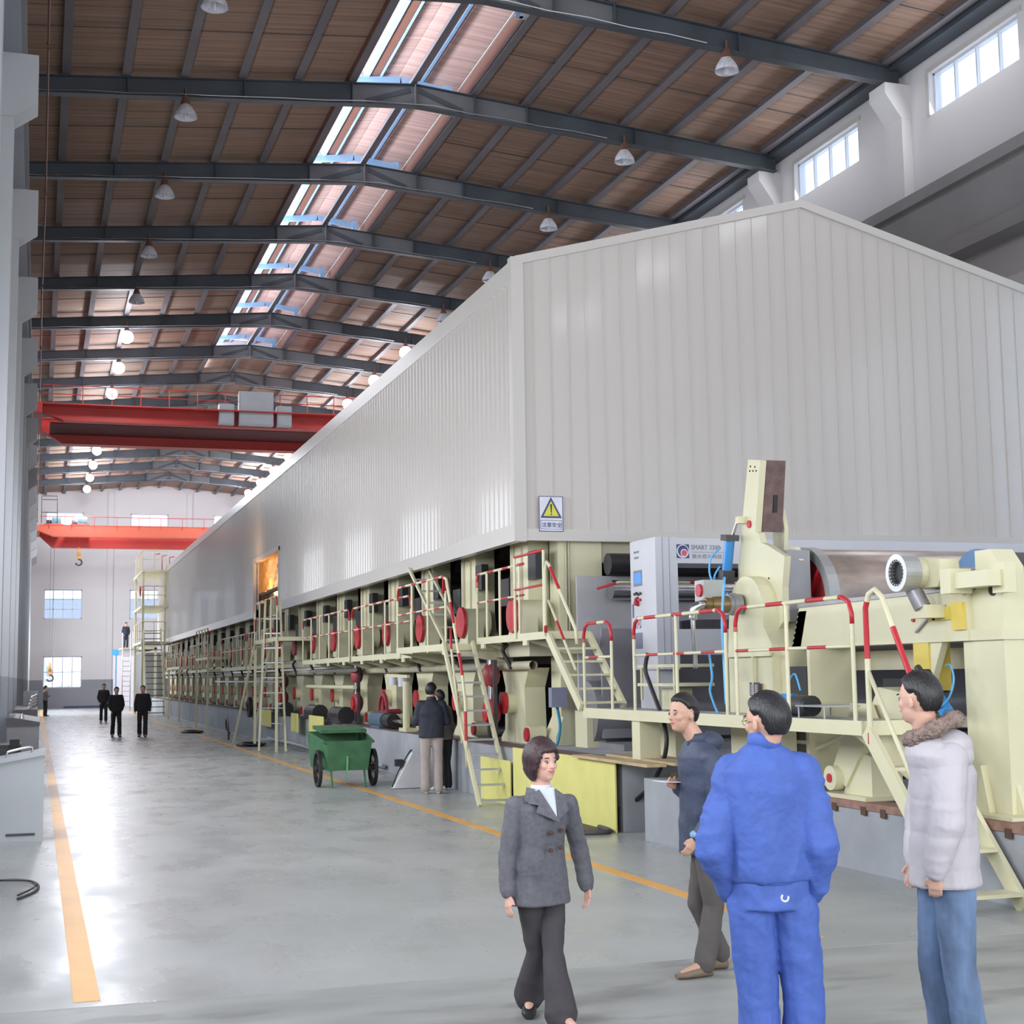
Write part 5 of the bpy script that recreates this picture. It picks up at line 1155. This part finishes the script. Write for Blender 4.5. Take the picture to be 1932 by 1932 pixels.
    # shoes
    for s_ in 'lr':
        a, c = J['an' + s_], J['to' + s_]; d = V((c.x - a.x, c.y - a.y, 0)); d = d.normalized() if d.length > .01 else fw
        zf = min(a.z, c.z) - .03
        g = G(); sd = d.cross(V((0, 0, 1))); b0 = V((a.x, a.y, zf)) - d * .05 * k
        tloft(g, [(b0 + V((0, 0, .03)), .030 * k, .03), (b0 + d * .04 * k + V((0, 0, .045)), .040 * k, .045), (b0 + d * .12 * k + V((0, 0, .032)), .045 * k, .034), (b0 + d * .20 * k + V((0, 0, .024)), .046 * k, .024), (b0 + d * .26 * k + V((0, 0, .018)), .028 * k, .015)], sd, V((0, 0, 1)), 14)
        mk('shoe', g, shoe or dark, R)
    # jacket or coat
    tp = dict(col=whitep, hem=.0, w=.19, d=.13, waist=.17, hemw=.2, hemd=.14, shw=.2, arm=.062, fore=.052, cuff=.042, amp=.006, collar=.075, sleeve=1., hemdrop=.1); tp.update(top or {})
    g = G()
    hemc = P - up * tp['hemdrop'] * k
    tloft(g, [(hemc, tp['hemw'] * k, tp['hemd'] * k), (P.lerp(Cn, .15), (tp['hemw'] + tp['waist']) / 2 * k, (tp['hemd'] + tp['d']) / 2 * k), (P.lerp(Cn, .55), tp['waist'] * k, tp['d'] * .95 * k),
              (Cn, tp['w'] * k, tp['d'] * k), (Cn.lerp(N, .45), tp['shw'] * .92 * k, tp['d'] * .92 * k), (Cn.lerp(N, .75), tp['shw'] * .66 * k, tp['d'] * .72 * k), (N - up * .005, tp['collar'] * 1.1 * k, tp['collar'] * k)], lat, fw, 24)
    for s_ in 'lr':
        S, E_, W = J['sh' + s_], J['el' + s_], J['wr' + s_]
        caps(g, Cn.lerp(N, .55), S, .07 * k, tp['arm'] * k); caps(g, S, E_, tp['arm'] * k, tp['fore'] * 1.05 * k)
        caps(g, E_, E_.lerp(W, tp['sleeve'] * .93), tp['fore'] * 1.05 * k, tp['cuff'] * k, k=2)
    me = remesh(g, vox, sm + 1)
    am = tp['amp']
    fz = tp.get('fz', 13); fx = tp.get('fx', 7)
    wk = tp['w'] * k * .92
    def ridge(q): return 1 - 2.2 * abs(noise.noise(q))
    def wr2(p, n):
        a_ = abs((p - Cn).dot(lat)); sd_ = max(0, min(1, (a_ - wk) / .05)); lo = max(0, min(1, (Cn.z + .02 - p.z) / .15))
        body = noise.noise(V((p.x * fx, p.y * fx, p.z * fz))) * .8 + tp.get('rg', .35) * lo * ridge(V((p.x * 9, p.y * 9, p.z * 2.6 + 5)))
        arm_ = .8 * noise.noise(V((p.x * 7, p.y * 7, p.z * 12))) + tp.get('rg', .35) * 1.3 * ridge(V((p.x * 5 + p.z * 3, p.y * 5, p.z * 13)))
        w_ = am * (body * (1 - sd_) + arm_ * sd_ + .2 * noise.noise(p * 45))
        if tp.get('quilt'): w_ += .006 * (abs(math.sin((p.z + .02 * noise.noise(p * 5)) * PI / .165)) ** .4 - .7)
        return w_
    finish(tp.get('name', 'jacket'), me, tp['col'], R, wr2)
    if tp.get('stand'):
        g = G(); c0 = N + up * .0; n = 24
        rr = [(tp['collar'] * 1.12, -.03), (tp['collar'] * 1.02, .02), (tp['collar'] * .98, .045), (tp['collar'] * .88, .045), (tp['collar'] * .85, -.01)]
        g.loft([[c0 + lat * math.cos(2 * PI * j / n) * r * k + fw * math.sin(2 * PI * j / n) * r * k * .95 + up * (h + .01 * -math.sin(2 * PI * j / n)) * k for j in range(n)] for r, h in rr])
        mk('collar', g, tp['col'], R)
    if extra: extra(R, J, lat, fw, up, k, H, hl, hf, hu)
    R['label'] = label; ORG[R] = og
    return R

JP = {
'woman': dict(head=(2.771, 8.064, 1.454), neck=(2.769, 8.085, 1.272), chest=(2.778, 8.099, 1.127), pelvis=(2.77, 8.153, 0.775), shl=(2.612, 8.074, 1.213), shr=(2.946, 8.113, 1.207), ell=(2.571, 8.108, 0.937), elr=(3.035, 8.182, 0.935), wrl=(2.563, 8.076, 0.720), wrr=(3.070, 8.158, 0.725), hal=(2.548, 8.04, 0.62), har=(3.065, 8.14, 0.64), hil=(2.706, 8.147, 0.70), hir=(2.856, 8.163, 0.70), knl=(2.768, 8.20, 0.37), knr=(2.81, 8.03, 0.38), anl=(2.775, 8.36, 0.09), anr=(2.80, 7.88, 0.075), tol=(2.73, 8.24, 0.03), tor=(2.83, 7.72, 0.03)),
'blue': dict(head=(3.134, 5.991, 1.724), neck=(3.125, 6.008, 1.628), chest=(3.14, 6.022, 1.425), pelvis=(3.169, 6.071, 0.99), shl=(3.001, 6.084, 1.505), shr=(3.288, 5.962, 1.507), ell=(2.90, 6.085, 1.175), elr=(3.345, 5.934, 1.18), wrl=(3.015, 6.18, 0.955), wrr=(3.365, 6.05, 0.945), hal=(3.09, 6.20, 0.86), har=(3.365, 6.10, 0.855), hil=(3.084, 6.107, 0.90), hir=(3.268, 6.048, 0.90), knl=(3.124, 6.14, 0.50), knr=(3.318, 6.078, 0.50), anl=(3.134, 6.152, 0.08), anr=(3.325, 6.091, 0.08), tol=(3.16, 6.335, 0.03), tor=(3.43, 6.253, 0.03)),
'white': dict(head=(4.13, 6.294, 1.803), neck=(4.166, 6.3, 1.652), chest=(4.249, 6.305, 1.445), pelvis=(4.265, 6.347, 0.99), shl=(4.29, 6.471, 1.515), shr=(4.207, 6.174, 1.525), ell=(4.269, 6.534, 1.215), elr=(4.15, 6.13, 1.23), wrl=(4.20, 6.50, 1.0), wrr=(4.10, 6.178, 0.985), hal=(4.17, 6.496, 0.91), har=(4.11, 6.20, 0.90), hil=(4.28, 6.43, 0.91), hir=(4.262, 6.273, 0.91), knl=(4.285, 6.50, 0.50), knr=(4.280, 6.287, 0.51), anl=(4.366, 6.52, 0.085), anr=(4.372, 6.328, 0.085), tol=(4.223, 6.642, 0.035), tor=(4.219, 6.427, 0.035)),
'walker': dict(head=(4.043, 8.893, 1.683), neck=(4.136, 8.883, 1.515), chest=(4.17, 8.897, 1.306), pelvis=(4.20, 8.95, 0.87), shl=(4.213, 9.042, 1.385), shr=(4.159, 8.75, 1.40), ell=(4.236, 9.142, 1.085), elr=(4.20, 8.70, 1.08), wrl=(4.052, 9.038, 1.201), wrr=(4.03, 8.72, 0.90), hal=(3.97, 9.0, 1.24), har=(3.97, 8.72, 0.81), hil=(4.237, 9.02, 0.80), hir=(4.185, 8.90, 0.80), knl=(4.20, 9.085, 0.43), knr=(4.24, 8.924, 0.44), anl=(4.349, 9.086, 0.10), anr=(4.15, 8.896, 0.075), tol=(4.22, 9.09, 0.03), tor=(3.99, 8.88, 0.03))}
wool = M('grey_wool', (.135, .135, .155), .9, var=.15, scale=40, bump=.3, bscale=200)
trd = M('dark_trousers', (.055, .05, .055), .85, var=.12, scale=10)
boil = M('blue_workwear', (.058, .115, .40), .75, var=.10, scale=14, bump=.2, bscale=90)
jean = M('washed_denim', (.12, .185, .31), .8, var=.45, scale=3.5, stretch=(1.6, 1.6, .6), bump=.2, bscale=120)
parka = M('pale_parka', (.45, .425, .455), .6, var=.04, scale=6)
fur = M('brown_fur', (.26, .19, .165), .95, var=.35, scale=40, bump=1, bscale=120)
navyj = M('navy_jacket', (.045, .058, .10), .6, var=.15, scale=8)
blackc = M('black_cloth', (.018, .018, .021), .8)
def ex_woman(R, J, lat, fw, up, k, H, hl, hf, hu):
    N, C = J['neck'], J['chest']
    g = G(); n = 24
    g.loft([[N + lat * math.cos(2 * PI * j / n) * r * k + fw * (math.sin(2 * PI * j / n) * r * k * .95 + o) + up * h * k for j in range(n)] for r, h, o in ((.085, -.09, .012), (.074, -.03, .008), (.066, .02, .004), (.063, .055, .006), (.05, .055, .006))])
    mk('turtleneck', g, M('white_knit', (.62, .66, .76), .85, bump=.3, bscale=150), R)
    fr_ = .128 * k
    def Q(a, h, o=0): return C + lat * a + up * h + fw * (fr_ - .035 * (a / .14) ** 2 - max(0, h - .02) * .42 + o)
    mk('shirt_front', G().add([Q(.085, .18, .022), Q(-.045, .18, .022), Q(.0, .02, .03), Q(.085, .18, .0), Q(-.045, .18, .0), Q(.0, .02, .01)], [(0, 1, 2), (5, 4, 3), (0, 3, 4, 1), (1, 4, 5, 2), (2, 5, 3, 0)]), MT['white_knit'], R, fix=True)
    for s_, p in ((1, ((.075, .175), (.125, .145), (.15, .10), (.10, .09), (.12, .05), (-.015, -.01))), (-1, ((-.035, .175), (-.09, .14), (-.125, .10), (-.095, .09), (-.105, .055), (.0, .0)))):
        p = [Q(a_, h_, .030 + (.006 if s_ > 0 else 0)) for a_, h_ in p]
        g = G(); g.add(p + [q + fw * .008 for q in p], [(0, 1, 2, 3, 4, 5), (11, 10, 9, 8, 7, 6)] + [(i, 6 + i, 6 + (i + 1) % 6, (i + 1) % 6) for i in range(6)])
        mk('lapel', g, wool, R, fix=True)
        # collar wing
        p = [N + lat * s_ * .05 + up * .02 + fw * .03, N + lat * s_ * .085 + up * .03 - fw * .02, N + lat * s_ * .135 - up * .035 + fw * .03, N + lat * s_ * .105 - up * .055 + fw * .085]
        g = G(); g.add(p + [q + up * .009 for q in p], [(0, 1, 2, 3), (7, 6, 5, 4)] + [(i, 4 + i, 4 + (i + 1) % 4, (i + 1) % 4) for i in range(4)])
        mk('collar_wing', g, wool, R, fix=True)
    for a, h in ((.02, -.07), (-.055, -.06), (.025, -.165), (-.05, -.155), (.15, -.285)):
        c = Q(a, h, .012 - .1 * max(0, -h - .1) * 0); mk('button', G().cyl(c - fw * .02, c - fw * .001, .0125, n=12), M('button_brown', (.10, .06, .05), .25), R)
    q = Q(.145, -.27, .012); mk('pocket_flap', G().bar(q - lat * .05, q + lat * .05, .012, .05), wool, R)
W = V((.30, -.95, 0)).normalized()
person(JP['woman'], 'woman in short grey double breasted wool coat walking, smiling to the right', (.36, -.93, 0), (.28, -.96, 0), .94, .0075, hair='bob', hairc=(.045, .022, .024),
       top=dict(name='coat', col=wool, w=.165, d=.115, waist=.155, hemw=.205, hemd=.15, shw=.185, arm=.058, fore=.052, cuff=.05, collar=.07, hemdrop=.135, amp=.005, rg=.6),
       bottom=dict(col=trd, thigh=.083, knee=.062, hem=.098, hip=.15, amp=.006), extra=ex_woman, skin=M('skin_light', (.66, .38, .30), .5, var=.06, scale=9))
def ex_blue(R, J, lat, fw, up, k, H, hl, hf, hu):
    P, C, N = J['pelvis'], J['chest'], J['neck']
    g = G(); n = 32
    g.loft([[P + up * h + lat * math.cos(2 * PI * j / n) * r * 1.0 + fw * math.sin(2 * PI * j / n) * r * .78 for j in range(n)] for r, h in ((.155, .015), (.172, .02), (.175, .045), (.172, .07), (.155, .075))])
    mk('waistband', g, boil, R)
    c = P - fw * .128 - up * .035 + lat * .015
    mk('buckle', G().tube([c + lat * .016 * math.cos(a) + up * .016 * math.sin(a) for a in [PI * .72 + j * .25 for j in range(19)]], .0055, 6), whitep, R)
    for s_ in (-1, 1):
        # glasses temple
        mk('glasses', G().tube([H + hl * s_ * .079 + hu * .004 - hf * .01, H + hl * s_ * .074 + hu * .006 + hf * .085], .0022, 5).tube([H + hf * .098 + hu * (.001 + .017 * math.sin(a)) + hl * (s_ * .034 + .024 * math.cos(a)) - hf * abs(math.cos(a)) * .004 for a in [j * PI / 7 for j in range(15)]], .0017, 5), M('gold_wire', (.45, .33, .15), .3, .8), R)
    mk('back_yoke_seam', G().tube([C + up * .07 - fw * (.122 - .02 * abs(q)) + lat * q * .15 for q in (-1, -.5, 0, .5, 1)], .0022, 5), boil, R)
person(JP['blue'], 'man in bright blue work jacket and trousers, seen from behind', (-.36, .93, 0), (.12, .99, 0), 1.02, .0085, hair='short', hairc=(.010, .010, .012),
       top=dict(col=boil, w=.205, d=.14, waist=.195, hemw=.178, hemd=.135, shw=.215, arm=.078, fore=.076, cuff=.052, collar=.072, hemdrop=-.03, amp=.013, rg=.8, stand=True, fz=4.5, fx=10),
       bottom=dict(col=boil, thigh=.105, knee=.088, hem=.092, hip=.175, hipd=.125, amp=.010), extra=ex_blue, skin=M('skin_tan', (.55, .32, .23), .5, var=.05, scale=9))
def ex_white(R, J, lat, fw, up, k, H, hl, hf, hu):
    N, C, P = J['neck'], J['chest'], J['pelvis']
    g = G(); n = 30
    # hood lying on the shoulders
    g.ell(N - fw * .10 - up * .075, (.12, .12, .085), 16, rot=Matrix((lat, fw, up)).transposed()); g.ell(N - fw * .135 - up * .12, (.10, .09, .075), 14, rot=Matrix((lat, fw, up)).transposed())
    me = remesh(g, .01, 3); finish('hood', me, parka, R, lambda p, n_: .004 * noise.noise(p * 12))
    g = G(); pts = []
    for j in range(n + 1):
        a = 2 * PI * j / n; f_ = math.sin(a)
        pts.append(N + lat * math.cos(a) * .125 + fw * (f_ * .115 - .03) + up * (.005 - .055 * f_))
    g.tube(pts, .038, 14, rad=[.035 + .006 * math.sin(j * 1.3) for j in range(n + 1)])
    me = remesh(g, .006, 1); finish('fur_trim', me, fur, R, lambda p, n_: .012 * abs(noise.noise(p * 60)) + .008 * noise.noise(p * 130))
    for s_ in (0,):
        mk('hem_seam', G().tube([P - up * .085 + lat * math.cos(a) * .21 + fw * math.sin(a) * .165 for a in [2 * PI * j / 24 for j in range(25)]], .003, 5), parka, R)
person(JP['white'], 'man in pale parka with brown fur hood and washed blue jeans', (-.42, .91, 0), (-.80, .60, 0), 1.03, .0085, hair='short', hairc=(.013, .012, .013),
       top=dict(name='parka', col=parka, w=.195, d=.155, waist=.195, hemw=.205, hemd=.165, shw=.205, arm=.082, fore=.075, cuff=.058, collar=.08, hemdrop=.085, amp=.008, rg=.5, quilt=True),
       bottom=dict(col=jean, thigh=.098, knee=.078, hem=.082, hip=.165, hipd=.125, amp=.007), extra=ex_white)
def ex_walk(R, J, lat, fw, up, k, H, hl, hf, hu):
    a = J['wrl'].lerp(J['hal'], .8); mk('paper', G().bar(a - V((.08, 0, -.01)), a + V((.12, 0.02, .0)), .15, .004), M('paper_white', (.72, .72, .80), .6), R)
    mk('bag', G().ell(J['hir'] + V((.02, -.13, .10)), (.15, .05, .13), 14), blackc, R)
    mk('shirt_edge', G().ell(J['wrr'] + V((.0, 0, .02)), (.04, .045, .03), 10), M('light_blue_cuff', (.22, .36, .55), .6), R)
    mk('hood', G().ell(J['neck'] - fw * .07 - up * .02, (.12, .11, .075), 14), navyj, R)
person(JP['walker'], 'man in dark navy jacket walking left with papers in hand', (-.97, -.22, 0), (-.97, -.2, 0), 1.0, .009, hair='short', hairc=(.014, .012, .012),
       top=dict(col=navyj, w=.18, d=.135, waist=.18, hemw=.185, hemd=.15, shw=.195, arm=.068, fore=.062, cuff=.048, hemdrop=.10, amp=.009, rg=.6, stand=True),
       bottom=dict(col=M('grey_brown_trousers', (.10, .09, .085), .85), thigh=.09, knee=.068, hem=.072, hip=.165), extra=ex_walk, shoe=M('brown_shoe', (.20, .15, .10), .6), skin=MT['skin_tan'])

def template(loc, yaw, h=1.72, stride=0., arms='hang', lean=0.):
    """joint table of a standing or walking figure facing yaw (0 = +Y, positive turns to -X)"""
    k = h / 1.72; T = dict(head=(0, .02, 1.60), neck=(0, 0, 1.46), chest=(0, 0, 1.28), pelvis=(0, 0, .95),
        shl=(-.17, 0, 1.39), shr=(.17, 0, 1.39), ell=(-.23, -.03, 1.10), elr=(.23, -.03, 1.10), wrl=(-.24, .04, .86), wrr=(.24, .04, .86), hal=(-.23, .07, .76), har=(.23, .07, .76),
        hil=(-.09, 0, .88), hir=(.09, 0, .88), knl=(-.10, .02 + stride * .4, .49), knr=(.10, .03 - stride * .3, .49), anl=(-.10, stride * .9, .08), anr=(.10, -stride, .10 if stride else .08), tol=(-.11, .17 + stride * .9, .03), tor=(.12, .17 - stride, .03))
    if arms == 'pocket': T.update(wrl=(-.19, .06, .92), wrr=(.19, .06, .92), hal=(-.17, .08, .84), har=(.17, .08, .84))
    if arms == 'front': T.update(ell=(-.24, .05, 1.12), elr=(.24, .05, 1.12), wrl=(-.12, .24, 1.12), wrr=(.12, .24, 1.12), hal=(-.06, .28, 1.14), har=(.06, .28, 1.14))
    c, s_ = math.cos(yaw), math.sin(yaw); o = {}
    for a, (x, y, z) in T.items():
        y += lean * max(0, z - .9) ; o[a] = (loc[0] + (x * c - y * s_) * k, loc[1] + (x * s_ + y * c) * k, loc[2] + z * k)
    return o
def simple(label, loc, yaw, h, jc, tc_, stride=0., arms='hang', vox=.016, hair='short', hairc=(.012, .011, .012), shoe=None, wide=1., **kw):
    f = V((-math.sin(yaw), math.cos(yaw), 0)); hy = yaw + kw.pop('turn', 0); f2 = V((-math.sin(hy), math.cos(hy), 0))
    return person(template(loc, yaw, h, stride, arms, kw.pop('lean', 0)), label, f2, f, h / 1.72, vox, hair, hairc,
                  top=dict(col=jc, w=.19 * wide, waist=.185 * wide, hemw=.185 * wide, hemd=.145, shw=.185 * wide, arm=.072, fore=.066, hemdrop=.08, amp=.008, stand=vox < .012),
                  bottom=dict(col=tc_, thigh=.095, knee=.072, hem=.075, hip=.168), shoe=shoe, sm=2)
simple('man in black jacket and beige trousers facing the machine beside the ladder', (6.32, 24.05, 0), -.25, 1.83, M('black_navy_jacket', (.02, .024, .04), .7, var=.15, scale=8), M('beige_trousers', (.42, .36, .33), .85, var=.08, scale=6), 0, 'front', .011, shoe=M('pale_shoe', (.42, .40, .40), .6), turn=-.35, wide=1.08)
simple('man in brown jacket with white shoes behind the steep ladder', (6.72, 24.75, 0), .5, 1.70, M('brown_jacket', (.17, .15, .135), .8), blackc, 0, 'front', .014, shoe=M('white_shoe', (.6, .6, .62), .5), lean=.12)
simple('person in dark clothes walking in the aisle, left one of the nearer pair', (2.68, 53.5, 0), PI + .1, 1.72, blackc, blackc, .16, 'pocket', .016)
simple('person in dark clothes walking in the aisle, right one of the nearer pair', (3.53, 52.8, 0), PI - .1, 1.76, blackc, blackc, .18, 'hang', .016, wide=1.05)
simple('person in dark clothes walking behind the nearer pair in the aisle', (3.05, 72.5, 0), PI, 1.80, blackc, blackc, .14, 'pocket', .028)
simple('man in dark suit standing high on the platform at the far end', (5.55, 100, 4.05), PI + .3, 1.7, M('dark_suit', (.03, .032, .055), .7), MT['dark_suit'], 0, 'pocket', .028)
simple('person in brown top standing at the left side near the far wall', (.5, 88, 0), -1.2, 1.72, MT['brown_jacket'], blackc, 0, 'front', .028)
